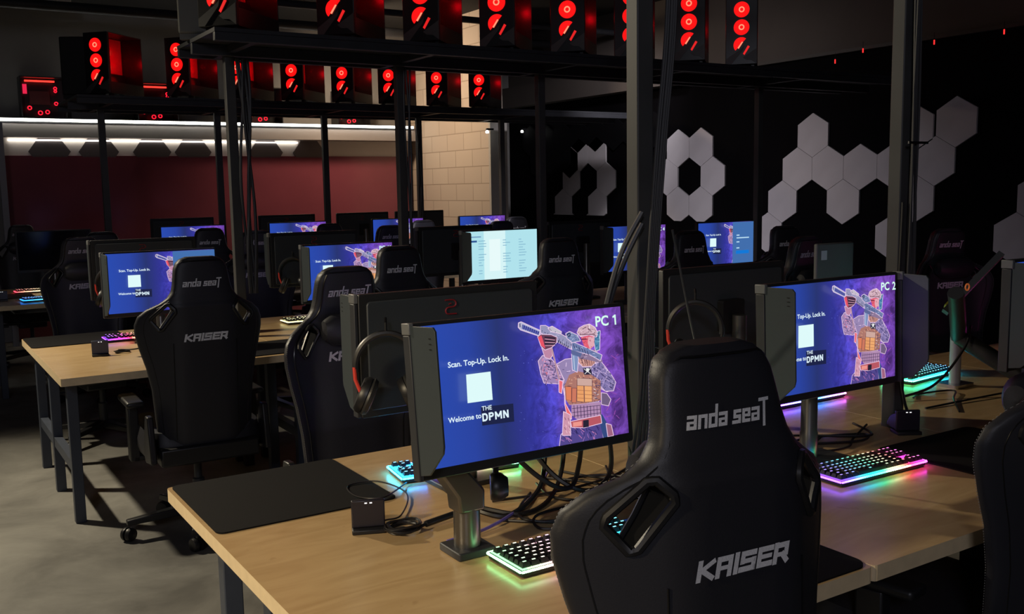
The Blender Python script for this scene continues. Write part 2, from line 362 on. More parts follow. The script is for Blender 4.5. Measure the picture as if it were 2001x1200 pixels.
# ------------------------------------------------------------------ computer towers
case_m=mat('case_black',(.010,.010,.011),.35); case_g=mat('case_gunmetal',(.055,.055,.052),.45)
inner_m=mat('case_inside',(.62,.2,.2),.8)
def glow(name,c,s): return mat(name,(.02,0,0),.5,emit=c,estr=s)
fan_red=glow('fan_red',(1,.006,.006),1.15); fan_hot=glow('fan_core',(1,.16,.09),2.2); slit_red=glow('slit_red',(1,.02,.02),.8)
def glassmat():
    mt=bpy.data.materials.new('tinted_side_glass'); mt.use_nodes=True; nt=mt.node_tree; nt.nodes.remove(nt.nodes['Principled BSDF'])
    o=nt.nodes['Material Output']; tr=nt.nodes.new('ShaderNodeBsdfTransparent'); tr.inputs[0].default_value=(.75,.6,.6,1)
    gl=nt.nodes.new('ShaderNodeBsdfGlossy'); gl.inputs['Roughness'].default_value=.1; gl.inputs[0].default_value=(.8,.8,.8,1)
    mx=nt.nodes.new('ShaderNodeMixShader'); mx.inputs[0].default_value=.05
    nt.links.new(tr.outputs[0],mx.inputs[1]); nt.links.new(gl.outputs[0],mx.inputs[2]); nt.links.new(mx.outputs[0],o.inputs[0]); return mt
glassm=glassmat()
# local: front face at x=0 looking -x, body runs +x; glass side faces -y
W2,DD,HT=.11,.44,.50
def make_tower():
    r=empty('computer_tower',(0,0,0))
    b=MB(); th=.006
    b.box(.012,DD,-W2,W2,.02,.026).box(.012,DD,-W2,W2,HT-.006,HT).box(.012,DD,W2-th,W2,.026,HT-.006).box(DD-th,DD,-W2,W2-th,.026,HT-.006)
    b.box(.012,.018,-W2,W2-th,.026,HT-.006).box(.018,DD-th,-W2,W2-th,.026,.11)
    b.build('case',case_m,r)
    MB().box(.02,DD-.01,W2-.03,W2-.02,.115,HT-.01).box(.20,.41,W2-.07,W2-.03,.118,.20,1).build('motherboard_tray',[inner_m,case_m],r)
    MB().box(.02,DD-.002,-W2+.001,-W2+.004,.112,HT-.008).build('side_glass',glassm,r)
    for x0 in (.03,.38):
        for y0 in (-.09,.07): MB().box(x0,x0+.04,y0,y0+.02,0,.02).build('foot',plastic,r)
    # front panel with three fan openings
    MB().box(-.006,.012,-W2,W2,.02,HT).build('front_panel',case_m,r,bevel=.004)
    for z in (.40,.278):
        f=MB(); f.lathe([(.0,0),(.054,0),(.054,.003),(.0,.003)],28,M=Matrix.Translation((-.007,.0,z))@Matrix.Rotation(-PI/2,4,'Y'))
        fo=f.build('fan',fan_red,r)
        MB().tube([(-.0125,.016*math.cos(a),z+.016*math.sin(a)) for a in [2*PI*k/18 for k in range(18)]],.0042,6,closed=True).build('hub_ring',fan_hot,fo)
        h=MB()
        for k in range(9):
            a=2*PI*k/9; h.add([(-.0106,math.cos(a)*.020,z+math.sin(a)*.020),(-.0106,math.cos(a+.5)*.053,z+math.sin(a+.5)*.053),(-.0106,math.cos(a+.55)*.053,z+math.sin(a+.55)*.053),(-.0112,math.cos(a+.12)*.020,z+math.sin(a+.12)*.020)],[(0,1,2,3)])
        h.build('blades',mat('fan_blade_edge',(.1,0,0),emit=(.75,.004,.004),estr=1),fo)
    # third fan, cut by the diagonal plate: keep the upper-left piece   (picture left = +y)
    z=.155; pts=[]
    n=24; c0=(.0,z)
    def side(y,zz): return (zz-(z-.05))*(.085)-(-(y)+.045)*(.10)   # >0 above the diagonal
    ring=[(.054*math.cos(2*PI*k/60),z+.054*math.sin(2*PI*k/60)) for k in range(60)]
    keep=[p for p in ring if side(*p)>0]
    # order keep contiguous
    keep.sort(key=lambda p: math.atan2(p[1]-z-.01,p[0]-.02))
    MB().prism(keep,-.0095,-.0065,'x').build('cut_fan',fan_red,r)
    MB().prism([(-.012,.175),(-.004,.178),(.026,.135),(.018,.130)],-.0125,-.010,'x').build('hub_arc',fan_hot,r)
    MB().prism([(-.045,.150),(-.058,.142),(-.022,.085),(-.012,.094)],-.0095,-.0065,'x').build('front_slit',slit_red,r)
    # raised lower plate in grey with notch
    MB().prism([(-.108,.13),(-.108,.022),(-.07,.05),(-.035,.052),(-.012,.07)],-.012,-.007,'x').build('lower_plate',case_g,r)
    MB().prism([(.105,.06),(.105,.022),(.07,.022),(-.012,.118),(-.02,.15),(.0,.13)],-.012,-.007,'x').build('diagonal_strip',case_g,r)
    return r
proto=make_tower()
PCROT=R(43)
def place_tower(o,px,py,z,rz,label,grp):
    # px,py = centre of front face
    o.location=(px,py,z); o.rotation_euler=(0,0,rz); tag(o,label,'computer tower',grp)
lamp=bpy.data.lights.new('case_led',type='POINT'); lamp.energy=1.0; lamp.color=(1,.0,.012); lamp.shadow_soft_size=.02
def case_light(px,py,z):
    c,s=math.cos(PCROT),math.sin(PCROT)
    lx,ly=.31,-.05
    o=bpy.data.objects.new('case_led',lamp); C.objects.link(o); o.location=(px+lx*c-ly*s,py+lx*s+ly*c,z+.30)
first=True
XT2=[1.50,2.14,2.66,3.17,3.69,4.20,4.71,5.21]; XT3=[1.52,2.15,2.65,3.14,3.62,4.09,4.60,5.08]
for j,(xs,y,z,nm,gr) in enumerate([(XT2,5.08,2.39,'middle shelf','towers on the middle shelf'),(XT3,8.50,2.36,'far shelf','towers on the far shelf')]):
    for i,x in enumerate(xs):
        o=proto if first else copy_tree(proto); first=False
        place_tower(o,x,y,z,PCROT,'black tower with red lit fans, %s from the left on the %s'%(ordn[i],nm),gr)
        case_light(x,y,z)
# rear-facing tower at the shelf ends (plain backs seen from here)
def plain_tower(loc,rz,m_,label):
    r=empty('computer_tower',loc,rz)
    MB().box(-.22,.22,-.11,.11,.03,.50).build('case',m_,r,bevel=.012)
    MB().prism([(-.21,.03),(-.21,0),(-.17,0),(-.15,.028),(.15,.028),(.17,0),(.21,0),(.21,.03)],-.105,.105,'y').build('foot_rail',m_,r)
    MB().box(-.18,.18,-.113,-.11,.06,.46).build('side_panel',m_,r,bevel=.002)
    tag(r,label,'computer tower'); return r
plain_tower((1.60,5.60,2.39),R(60),mat('case_lit_pale',(.12,.12,.11),.6),'computer tower coloured pale as if lit, plain side panel, left end of middle shelf')  # light falling on this case from the left is put into its pale colour
plain_tower((1.50,9.0,2.36),R(62),case_m,'unlit black computer tower at the left end of the far shelf')
# towers on the back wall ledge, glass side toward the room with lit interior
def wall_tower(x,label,y=11.45,z=2.375):
    r=empty('computer_tower',(x,y,z))
    b=MB(); b.box(-.22,.22,.20,.206,.0,.44).box(-.22,.22,0,.2,0,.02).box(-.22,.22,0,.2,.43,.44).box(-.22,-.21,0,.2,.02,.43).box(.21,.22,0,.2,.02,.43).build('case',case_m,r)
    MB().box(-.16,.13,.12,.135,.395,.412).build('light_bar',glow('bar_red',(1,.03,.02),2.5),r)
    MB().box(-.18,-.14,.14,.15,.27,.37).build('memory_light',glow('pink_red',(.9,.02,.08),.9),r)
    for (fx,fz,rr) in ((-.13,.12,.018),(-.03,.07,.02),(.04,.08,.018),(.13,.33,.014),(.13,.17,.016),(.13,.30,.012)):
        MB().tube([(fx+rr*math.cos(a),.10,fz+rr*math.sin(a)) for a in [2*PI*k/14 for k in range(14)]],.006,6,closed=True).build('fan_ring',glow('ring_red',(1,.01,.03),1.6),r)
    MB().box(-.12,.08,.15,.16,.16,.30).build('graphics_card',mat('card_red',(.06,.01,.01),.4),r)
    tag(r,label,'computer tower','open sided towers along the back wall'); return r
wall_tower(1.50,'open sided tower with red light bar inside, left of the far shelf end')
wall_tower(2.66,'open sided tower with red light bar, seen between the two leftmost far shelf towers',z=2.36)
wall_tower(3.88,'open sided tower with small red lights behind the third far shelf tower',z=2.36)
wall_tower(5.02,'open sided tower with small red lights nearest the block wall',z=2.36)
# ------------------------------------------------------------------ screens
def solve_h(src,dst):
    A=[];B=[]
    for (x,y),(u,v) in zip(src,dst):
        A+= [[x,y,1,0,0,0,-u*x,-u*y],[0,0,0,x,y,1,-v*x,-v*y]]; B+=[u,v]
    h=np.linalg.solve(np.array(A,float),np.array(B,float)); return h
Hm=solve_h([(810,651.7),(1207.5,603.4),(1219.5,839.5),(836,917.5)],[(0,1),(1,1),(1,0),(0,0)])
SW,SH=.543,.305
def m2(px,py):
    d=Hm[6]*px+Hm[7]*py+1; u=(Hm[0]*px+Hm[1]*py+Hm[2])/d; v=(Hm[3]*px+Hm[4]*py+Hm[5])/d
    return ((u-.5)*SW,(v-.5)*SH)
def sp(x,y): return m2(960+x/4.137,590+y/4.137)
def scr_bg():
    mt=bpy.data.materials.new('screen_background'); mt.use_nodes=True; nt=mt.node_tree; b=nt.nodes['Principled BSDF']
    b.inputs['Base Color'].default_value=(.01,.01,.01,1); b.inputs['Roughness'].default_value=.3
    tc=nt.nodes.new('ShaderNodeTexCoord'); s_=nt.nodes.new('ShaderNodeSeparateXYZ'); nt.links.new(tc.outputs['Object'],s_.inputs[0])
    mr=nt.nodes.new('ShaderNodeMapRange'); mr.inputs[1].default_value=-.2715; mr.inputs[2].default_value=.2715; nt.links.new(s_.outputs['X'],mr.inputs[0])
    cr=nt.nodes.new('ShaderNodeValToRGB'); e=cr.color_ramp.elements
    e[0].position=0; e[0].color=(*lin((38,70,165)),1); e[1].position=1; e[1].color=(*lin((88,52,135)),1)
    for p,c in ((.22,(38,62,150)),(.36,(36,48,105)),(.50,(46,48,140)),(.62,(66,58,165)),(.85,(104,62,160))):
        q=e.new(p); q.color=(*lin(c),1)
    nt.links.new(mr.outputs[0],cr.inputs[0])
    n=nt.nodes.new('ShaderNodeTexNoise'); n.inputs['Scale'].default_value=22; n.inputs['Detail'].default_value=8; n.inputs['Distortion'].default_value=1.2; n.inputs['Roughness'].default_value=.7
    nt.links.new(tc.outputs['Object'],n.inputs['Vector'])
    nr=nt.nodes.new('ShaderNodeMapRange'); nr.inputs[1].default_value=.35; nr.inputs[2].default_value=.7; nr.inputs[3].default_value=.55; nr.inputs[4].default_value=2.3
    nt.links.new(n.outputs['Fac'],nr.inputs[0])
    # noise acts only on the picture side of the screen
    st=nt.nodes.new('ShaderNodeMapRange'); st.inputs[1].default_value=-.03; st.inputs[2].default_value=.06; nt.links.new(s_.outputs['X'],st.inputs[0])
    mx=nt.nodes.new('ShaderNodeMix'); mx.inputs[2].default_value=1.15; nt.links.new(st.outputs[0],mx.inputs[0]); nt.links.new(nr.outputs[0],mx.inputs[3])
    nt.links.new(cr.outputs[0],b.inputs['Emission Color']); nt.links.new(mx.outputs[0],b.inputs['Emission Strength']); return mt
scrbg=scr_bg()
def art(num=None,popup=False):
    """screen picture in the XZ plane, centred, facing -y"""
    mb=MB(); d=[.0]
    def poly(pts,col,f=sp,lift=None):
        d[0]+=.00002; y=-.0012-(d[0] if lift is None else lift)
        P=[f(*p) for p in pts]
        P=[(max(-SW/2,min(SW/2,a)),max(-SH/2,min(SH/2,b))) for a,b in P]
        mb.add([(a,y,b) for a,b in P],[list(range(len(P)))],1,lin(col))
    def stroke(p,q,wd,col,f=sp):
        (ax,ay),(bx,by)=p,q; L=math.hypot(bx-ax,by-ay) or 1; nx,ny=-(by-ay)/L*wd/2,(bx-ax)/L*wd/2
        poly([(ax+nx,ay+ny),(bx+nx,by+ny),(bx-nx,by-ny),(ax-nx,ay-ny)],col,f)
    def outl(pts,col=(236,205,232),wd=5):
        for i in range(len(pts)): stroke(pts[i],pts[(i+1)%len(pts)],wd,col)
    mb.add([(-SW/2,-.001,-SH/2),(SW/2,-.001,-SH/2),(SW/2,-.001,SH/2),(-SW/2,-.001,SH/2)],[(0,1,2,3)],0)
    rnd=random.Random(3)
    # magenta cloud, lower right
    for k in range(26):
        x=rnd.uniform(830,1010); y=rnd.uniform(420,940); 
        stroke((x,y),(x+rnd.uniform(-60,60),y+rnd.uniform(-50,50)),rnd.uniform(2,5),(150+rnd.randint(-20,20),80,170))
    for k in range(60):
        x=rnd.uniform(200,560); y=rnd.uniform(420,1180); s_=rnd.uniform(1,3.5)
        poly([(x,y),(x+s_,y+s_),(x,y+2*s_),(x-s_,y+s_)],(110,120,225))
    def body(pts,col,o=True):
        poly(pts,col)
        if o: outl(pts)
    def inside(x,y,P):
        c=False; n=len(P)
        for i in range(n):
            (x1,y1),(x2,y2)=P[i],P[i-1]
            if (y1>y)!=(y2>y) and x<(x2-x1)*(y-y1)/(y2-y1)+x1: c=not c
        return c
    def speck(P,cols,n,ln=22,wd=5,ang=None):
        xs=[p[0] for p in P]; ys=[p[1] for p in P]; k=0
        while k<n:
            x=rnd.uniform(min(xs),max(xs)); y=rnd.uniform(min(ys),max(ys)); a=rnd.uniform(0,PI) if ang is None else rnd.choice(ang)+rnd.uniform(-.15,.15); k+=1
            x2=x+math.cos(a)*ln*rnd.uniform(.4,1); y2=y+math.sin(a)*ln*rnd.uniform(.4,1)
            if inside(x,y,P) and inside(x2,y2,P): stroke((x,y),(x2,y2),wd*rnd.uniform(.5,1),rnd.choice(cols))
    trousers=[(590,1000),(850,965),(868,1078),(520,1150),(532,1060)]
    body(trousers,(82,70,140))
    for k in range(14):
        x=rnd.uniform(560,830); y=rnd.uniform(1010,1080); stroke((x,y),(x+rnd.uniform(-20,45),y+rnd.uniform(15,60)),4,rnd.choice([(165,120,190),(50,44,100),(210,130,180)]))
    speck(trousers,[(52,44,104),(150,104,178),(40,34,84),(200,128,180)],60,50,7,[.6,1.1])
    body([(830,880),(862,900),(945,1055),(866,1078),(840,960)],(52,74,128),False)
    body([(888,965),(930,975),(947,1055),(902,1068)],(158,100,128))
    torso=[(500,520),(570,480),(640,470),(700,470),(850,490),(905,560),(960,640),(955,700),(900,725),(850,700),(832,805),(600,830),(560,760),(545,680),(560,640)]
    body(torso,(150,132,176)); speck(torso,[(60,50,96),(205,180,220),(96,80,130),(226,200,232)],90,34,6)
    la=[(350,500),(385,455),(440,460),(475,500),(520,560),(555,640),(510,672),(395,668),(370,600)]
    body(la,(158,132,178))
    for k in range(22):
        x=rnd.uniform(370,500); y=rnd.uniform(490,650); a=rnd.choice([0,1]); stroke((x,y),(x+(34 if a else -10),y+(8 if a else 34)),5,rnd.choice([(56,44,92),(74,54,104),(214,170,208)]))
    speck(la,[(48,38,84),(70,52,104),(222,178,214),(200,140,180),(235,120,130)],120,30,6,[.2,1.7])
    body([(375,395),(455,385),(462,455),(440,482),(400,470)],(190,135,165))
    stroke((455,395),(515,640),12,(205,165,175)); stroke((455,395),(515,640),4,(150,110,130))
    ra=[(770,520),(850,490),(930,590),(965,650),(945,715),(880,720),(840,680),(760,600)]
    body(ra,(128,116,168))
    for k in range(26):
        x=rnd.uniform(780,920); y=rnd.uniform(530,690); a=rnd.choice([0,1]); stroke((x,y),(x+(30 if a else -14),y+(18 if a else 26)),4,rnd.choice([(48,42,84),(60,50,96),(205,180,220)]))
    speck(ra,[(44,38,82),(58,50,100),(210,190,228),(170,150,200)],120,34,5,[.5,2.0])
    vest=[(590,600),(660,570),(760,590),(840,640),(840,790),(720,815),(590,830),(550,780),(550,690)]
    body(vest,(172,118,108),False); speck(vest,[(110,70,76),(60,46,66),(228,170,140),(236,190,160)],110,26,6,[0.05,1.5])
    for P,c in (([(555,690),(604,690),(602,800),(560,792)],(222,128,92)),([(607,700),(645,700),(640,812),(604,812)],(204,120,96)),([(648,640),(700,636),(703,806),(645,800)],(232,160,104)),([(705,636),(766,640),(766,802),(706,806)],(238,170,112)),([(648,622),(768,626),(768,682),(648,680)],(205,168,158))): body(P,c,False); outl(P,(92,56,66),3)
    for yy in (715,745,775): stroke((648,yy),(764,yy+4),3,(150,90,70))
    for k in range(18):
        x=rnd.uniform(770,835); y=rnd.uniform(640,790); stroke((x,y),(x+18,y+rnd.uniform(-12,12)),4,rnd.choice([(44,40,70),(210,205,215),(90,84,120)]))
    body([(600,830),(832,800),(836,900),(650,945),(598,905)],(176,138,176),False)
    for x in range(620,830,26): stroke((x,832),(x+4,925),5,rnd.choice([(70,48,88),(235,70,90),(110,80,120)]))
    for y in (850,880,908): stroke((605,y+8),(832,y-24),4,(66,46,84))
    body([(590,955),(830,902),(838,962),(700,1000),(600,1000)],(184,88,100)); body([(690,945),(735,938),(735,992),(690,1000)],(40,34,52),False); body([(610,962),(680,950),(680,985),(610,995)],(236,150,140),False)
    body([(545,700),(552,820),(600,905),(598,940),(560,900),(545,820)],(238,110,110))
    body([(535,880),(588,905),(592,1060),(525,1062)],(206,150,172))
    for k in range(10):
        x=rnd.uniform(540,580); y=rnd.uniform(900,1050); stroke((x,y),(x+8,y+20),4,rnd.choice([(110,70,90),(240,200,210)]))
    body([(500,640),(532,650),(522,745),(500,735)],(236,112,124))
    body([(836,730),(880,735),(912,780),(892,830),(836,820)],(112,94,128))
    # patch with crossed bars
    body([(692,545),(755,540),(765,592),(700,597)],(42,38,62),False); stroke((700,550),(755,588),5,(225,225,225)); stroke((752,546),(706,590),5,(225,225,225)); poly([(718,545),(740,545),(740,568),(730,575),(718,568)],(235,235,235))
    # chest, hand
    body([(668,452),(760,440),(795,500),(762,530),(690,535),(652,495)],(196,142,134))
    speck([(668,452),(760,440),(795,500),(762,530),(690,535),(652,495)],[(90,60,74),(240,190,180),(60,44,60)],50,22,5,[1.1])
    for x in range(680,780,18): stroke((x,455),(x+14,525),4,(120,80,84))
    # head
    body([(690,385),(745,400),(800,400),(850,490),(830,500),(700,475),(640,472)],(140,118,150),False); speck([(690,385),(745,400),(800,400),(850,490),(700,475),(640,472)],[(80,96,140),(200,180,205),(60,50,84)],40,30,6)
    body([(788,262),(832,250),(826,400),(792,412),(780,340)],(78,130,170)); 
    body([(675,305),(740,290),(786,300),(782,370),(745,402),(700,372)],(226,96,116),False)
    body([(735,300),(786,302),(781,368),(748,398),(730,350)],(226,168,180),False)
    stroke((680,322),(730,318),8,(80,40,60))
    hel=[(645,272),(660,235),(700,212),(745,200),(790,225),(812,270),(800,302),(740,286),(672,302)]
    body(hel,(208,172,186)); stroke((690,240),(720,225),6,(90,60,80)); stroke((735,235),(760,262),6,(90,60,80)); stroke((665,285),(795,280),7,(120,84,100)); stroke((740,205),(748,240),7,(240,225,235))
    speck(hel,[(110,80,100),(240,218,226),(150,112,130)],60,18,5)
    speck([(788,262),(832,250),(826,400),(792,412),(780,340)],[(40,80,120),(150,205,225)],30,24,5)
    speck([(675,305),(740,290),(786,300),(782,370),(745,402),(700,372)],[(250,140,150),(160,60,90),(250,200,200)],26,16,4)
    # rifle
    body([(590,335),(700,380),(840,440),(826,485),(740,440),(600,412)],(112,126,172))
    for k in range(6): stroke((610+k*22,360+k*10),(622+k*22,392+k*10),5,(48,50,90))
    body([(595,435),(645,442),(650,480),(640,578),(600,560)],(126,146,190)); stroke((612,450),(618,560),5,(200,215,235)); 
    body([(590,405),(680,430),(665,462),(596,440)],(92,104,150),False)
    body([(345,222),(388,220),(600,330),(592,402),(470,342),(345,278)],(150,148,184)); 
    for k in range(7): stroke((478+k*15,326+k*8),(474+k*15,346+k*8),7,(34,32,66))
    body([(405,240),(440,224),(515,265),(512,284),(430,268)],(196,190,204)); 
    body([(548,280),(580,262),(645,290),(668,335),(600,350),(556,315)],(120,134,178)); poly([(556,284),(574,272),(590,282),(586,302),(566,306)],(46,54,96))
    body([(168,205),(190,196),(348,262),(338,306),(185,260),(166,240)],(188,188,216)); poly([(200,216),(336,270),(330,296),(196,250)],(52,58,140)); 
    for k in range(8): stroke((208+k*16,222+k*6.4),(204+k*16,250+k*6.4),3,(150,160,225))
    poly([(172,212),(186,206),(190,240),(174,238)],(120,120,150))
    speck([(590,335),(700,380),(840,440),(826,485),(740,440),(600,412)],[(60,66,112),(190,205,230),(80,92,140)],50,26,5,[.42])
    speck([(345,222),(388,220),(600,330),(592,402),(470,342),(345,278)],[(90,88,130),(215,210,232),(60,58,100)],50,22,5,[.45,1.9])
    speck([(548,280),(580,262),(645,290),(668,335),(600,350),(556,315)],[(60,70,120),(200,215,235)],26,16,4)
    # supporting glove
    body([(320,310),(345,290),(430,292),(476,310),(472,352),(432,392),(378,412),(345,382)],(104,62,86)); poly([(322,315),(350,298),(366,345),(382,402),(347,378)],(232,84,104))
    for k in range(3): stroke((375,312+k*26),(462,318+k*22),10,(38,34,54))
    for k in range(3): stroke((378,326+k*26),(458,334+k*20),4,(225,175,195))
    # words
    def words(body_,px,py,hpx,col,bold=.0,ang=None,f=None):
        vs,fs=text_polys(body_,1,bold); x0,z0=m2(px,py); 
        sc=hpx; d[0]+=.00003; y=-.0014-d[0]
        mb.add([(x0+v[0]*sc,y,z0+v[1]*sc) for v in vs],fs,1,lin(col))
    W=(225,245,255)
    words('Scan. Top-Up. Lock In.',864,727,.0166,W,.02)
    words('Welcome to',866.5,829,.0158,W,.018)
    poly([m for m in [(928,798),(990,790),(992,823),(931,832)]],(28,34,70),lambda a,b:m2(a,b))
    words('THE',930,805,.0140,W,.012); x0,z0=m2(931.5,824.5); hh=.0172; q=.22
    DL={'D':(.8,[(.1,0,.1,1),(.1,.9,.5,.9),(.1,.1,.5,.1),(.5,.9,.68,.7),(.68,.72,.68,.28),(.68,.3,.5,.1)]),'P':(.75,[(.1,0,.1,1),(.1,.9,.52,.9),(.52,.9,.62,.8),(.62,.82,.62,.6),(.62,.62,.52,.5),(.1,.5,.52,.5)]),'M':(1.05,[(.1,0,.1,1),(.1,.95,.5,.3),(.5,.3,.9,.95),(.9,0,.9,1)]),'N':(.85,[(.1,0,.1,1),(.12,.95,.68,.05),(.7,0,.7,1)])}
    for ch in 'DPMN':
        wd_,ss=DL[ch]
        for (ax,az,bx,bz) in ss:
            L_=math.hypot(bx-ax,bz-az); nx,nz=-(bz-az)/L_*q/2,(bx-ax)/L_*q/2; d[0]+=.00001; y=-.0016-d[0]
            mb.add([(x0+(px_)*hh,y,z0+pz_*hh) for px_,pz_ in ((ax+nx,az+nz),(bx+nx,bz+nz),(bx-nx,bz-nz),(ax-nx,az-nz))],[(0,1,2,3)],1,lin(W))
        x0+=(wd_+.16)*hh
    G_=(215,255,240)
    if num:
        words('PC',1149,643,.0330,G_,.022)
        x0,z0=m2(1183.5,639.2); 
        for ch in num:
            if ch=='1':
                d[0]+=.0001; y=-.0014-d[0]
                mb.add([(x0+.0052,y,z0),(x0+.0098,y,z0),(x0+.0098,y,z0+.0238),(x0+.0062,y,z0+.0238),(x0+.0052,y,z0+.021)],[(0,1,2,3,4)],1,lin(G_))
                mb.add([(x0,y,z0+.0165),(x0+.0053,y,z0+.0178),(x0+.0062,y,z0+.0238),(x0,y,z0+.0202)],[(0,1,2,3)],1,lin(G_)); x0+=.0135
            else:
                vs,fs=text_polys(ch,.0330,.0007); d[0]+=.0001
                mb.add([(x0+v[0],-.0014-d[0],z0+v[1]) for v in vs],fs,1,lin(G_)); x0+=.018
    poly([(899,739),(946,732),(950.5,784),(902.5,791.5)],(222,250,250),lambda a,b:m2(a,b))
    if popup:
        x0=.055; d[0]+=.0003; y=-.0016-d[0]
        mb.add([(x0,y,-SH/2),(SW/2,y,-SH/2),(SW/2,y,SH/2),(x0,y,SH/2)],[(0,1,2,3)],1,lin((66,110,172)))
        for i,(zz,ww) in enumerate(((.05,.03),(.03,.13),(.0,.03),(-.045,.03))):
            mb.add([(x0+.04,y-.0002,zz),(x0+.04+ww,y-.0002,zz),(x0+.04+ww,y-.0002,zz+.008),(x0+.04,y-.0002,zz+.008)],[(0,1,2,3)],1,lin((190,225,245)))
        mb.add([(x0+.035,y-.0002,-.085),(x0+.17,y-.0002,-.085),(x0+.17,y-.0002,-.06),(x0+.035,y-.0002,-.06)],[(0,1,2,3)],1,lin((20,120,215)))
    return mb.mesh('screen',[scrbg,screenart])
def white_art():
    mb=MB(); 
    def rc(x0,x1,z0,z1,c,k=0): mb.add([(x0,-.0015-k*.0002,z0),(x1,-.0015-k*.0002,z0),(x1,-.0015-k*.0002,z1),(x0,-.0015-k*.0002,z1)],[(0,1,2,3)],0,lin(c))
    rc(-SW/2,SW/2,-SH/2,SH/2,(176,226,236)); rc(-.13,.03,-SH/2,SH/2,(214,244,246),1); rc(-.09,-.01,-.1,.1,(232,250,250),2)
    rc(-.25,-.18,.085,.097,(50,90,150),3); rc(-.23,-.15,.115,.122,(110,150,190),3)
    rnd=random.Random(5)
    for c in (-.17,.01,.13):
        for k in range(13):
            if rnd.random()<.8: rc(c,c+rnd.uniform(.02,.06),.09-k*.017,.0945-k*.017,(130,180,205),3)
    return mb.mesh('screen',[attr_glow('white_page',1.0)])
SCR={'1':art('1'),'2':art('2'),'12':art('12'),'n':art(None),'p':art(None,True),'w':white_art(),'4':art('4')}
offm=mat('dark_screen_glass',(.006,.007,.010),.12)
# ------------------------------------------------------------------ monitor
def make_monitor(kind,arm='arm',wings='L',tilt=0,lowz=.945,logo=True):
    """origin on the desk under the panel centre; screen faces -y"""
    r=empty('gaming_monitor',(0,0,0)); zc=lowz-.75+.17; T=Matrix.Translation((0,0,zc))@Matrix.Rotation(R(-tilt),4,'X')
    b=MB(); b.prism(rrect(-.2855,.2855,-.170,.165,.006,2),-.0,.022,'y',M=T); b.build('housing',plastic2 if False else mat('monitor_shell',(.022,.023,.025),.42),r,bevel=.002)
    MB().prism(rrect(-.265,.265,-.15,.145,.01,2),.022,.030,'y',M=T).build('back_cover',monback,r,bevel=.003)
    MB().prism(rrect(-.05,.05,-.06,.05,.008,2),.031,.06,'y',M=T).build('mount_plate',plastic,r)
    so=bpy.data.objects.new('screen',SCR[kind] if kind!='off' else MB().box(-SW/2,SW/2,-.0015,.001,-SH/2,SH/2).mesh('screen',offm)); C.objects.link(so); so.parent=r; so.matrix_local=T@Matrix.Translation((0,0,.004))
    if logo:
        pts=[(.045,.128),(.02,.130),(.008,.124),(.006,.114),(.014,.107),(.032,.106),(.030,.094),(.018,.090),(.0,.090)]
        pts=[(.030,.132),(.006,.132),(-.004,.126),(-.004,.117),(.004,.112),(.020,.111),(.027,.106),(.027,.098),(.020,.093),(-.006,.092)]
        lg=MB(); lg.tube([(x,.031,z) for x,z in smooth_path2(pts)],.0022,6,M=T); lg.tube([(.010,.031,.122),(.018,.031,.120)],.0018,6,M=T); lg.build('red_logo',darkred,r)
    for sd in wings:
        s=-1 if sd=='L' else 1; x=s*.292
        MB().box(x-.005,x+.005,-.012,.018,-.168,.14,M=T).build('wing_hinge',gun if False else steel_dark,r,bevel=.002)
        MB().box(x-.006,x+.006,-.016,.02,.141,.166,M=T).build('hinge_cap',mat('hinge_grey',(.16,.165,.17),.4),r,bevel=.002)
        M2=T@Matrix.Translation((x,-.013,0))@Matrix.Rotation(R(8*s if False else -6*s),4,'Z')
        wing=[(0,.16),(-.086,.157),(-.094,.148),(-.094,-.085),(-.090,-.10),(-.035,-.150),(0,-.155)]
        w_=MB().prism(wing,-.0025,.0025,'x',M=M2).build('side_wing',hoodm,r,bevel=.001)
        q=MB()
        for k in range(3): q.prism([(-.078,.135-k*.011),(-.070,.135-k*.011),(-.070,.133-k*.011),(-.078,.133-k*.011)],s*.003,s*.0034,'x',M=M2)
        q.build('wing_marks',plastic,w_)
    if arm=='arm':
        ax,ay=-.14,.055      # clamp base position relative to the panel
        bx=MB().prism(rrect(ax-.048,ax+.048,ay-.048,ay+.048,.006,3),0,.018,'z').build('clamp_base',steel_dark,r,bevel=.003)
        MB().lathe([(.031,.018),(.030,.12),(.030,.125)],24,M=Matrix.Translation((ax,ay,0))).build('column',gun,r,smooth=True)
        e1=(ax,ay,.125)
        pr=[(ax-.032,.10),(ax+.032,.10),(ax+.033,.148),(ax-.045,.240),(ax-.105,.240),(ax-.036,.138)]
        MB().prism(pr,ay-.030,ay+.030,'y').build('lower_arm',gun,r,bevel=.006)
        MB().tube([(ax-.07,ay,.225),(ax-.04,ay+.07,.25),(0,.075,zc)],.018,10).build('upper_arm',steel_dark,r,smooth=True)
    elif arm=='stand':
        MB().prism(rrect(-.10,.10,-.02,.14,.03,5),0,.014,'z').build('stand_base',steel_dark,r,bevel=.003)
        MB().lathe([(.026,.014),(.026,.085),(.024,.09),(.024,zc)],20,M=Matrix.Translation((0,.085,0))).build('column',gun,r,smooth=True)
    return r
def smooth_path2(p): 
    q=smooth_path([(a,b,0) for a,b in p],4); return [(v.x,v.y) for v in q]
def mon(x,y,rz,label,grp,**k):
    r=make_monitor(**k); r.location=(x,y,.75); r.rotation_euler=(0,0,rz); tag(r,label,'monitor',grp); return r
G1='monitors of the front desk row'; G2='monitors of the middle desk row'; G3='monitors of the far desk row'
mon(1.192,1.80,R(-.4),'nearest monitor with PC 1 screen on a grey arm, dark wing at its left edge',G1,kind='1',tilt=6,lowz=.957)
mon(2.25,1.82,0,'monitor with PC 2 screen right of the front chair, wings on both edges',G1,kind='2',wings='LR',tilt=2,lowz=.965,arm='stand')
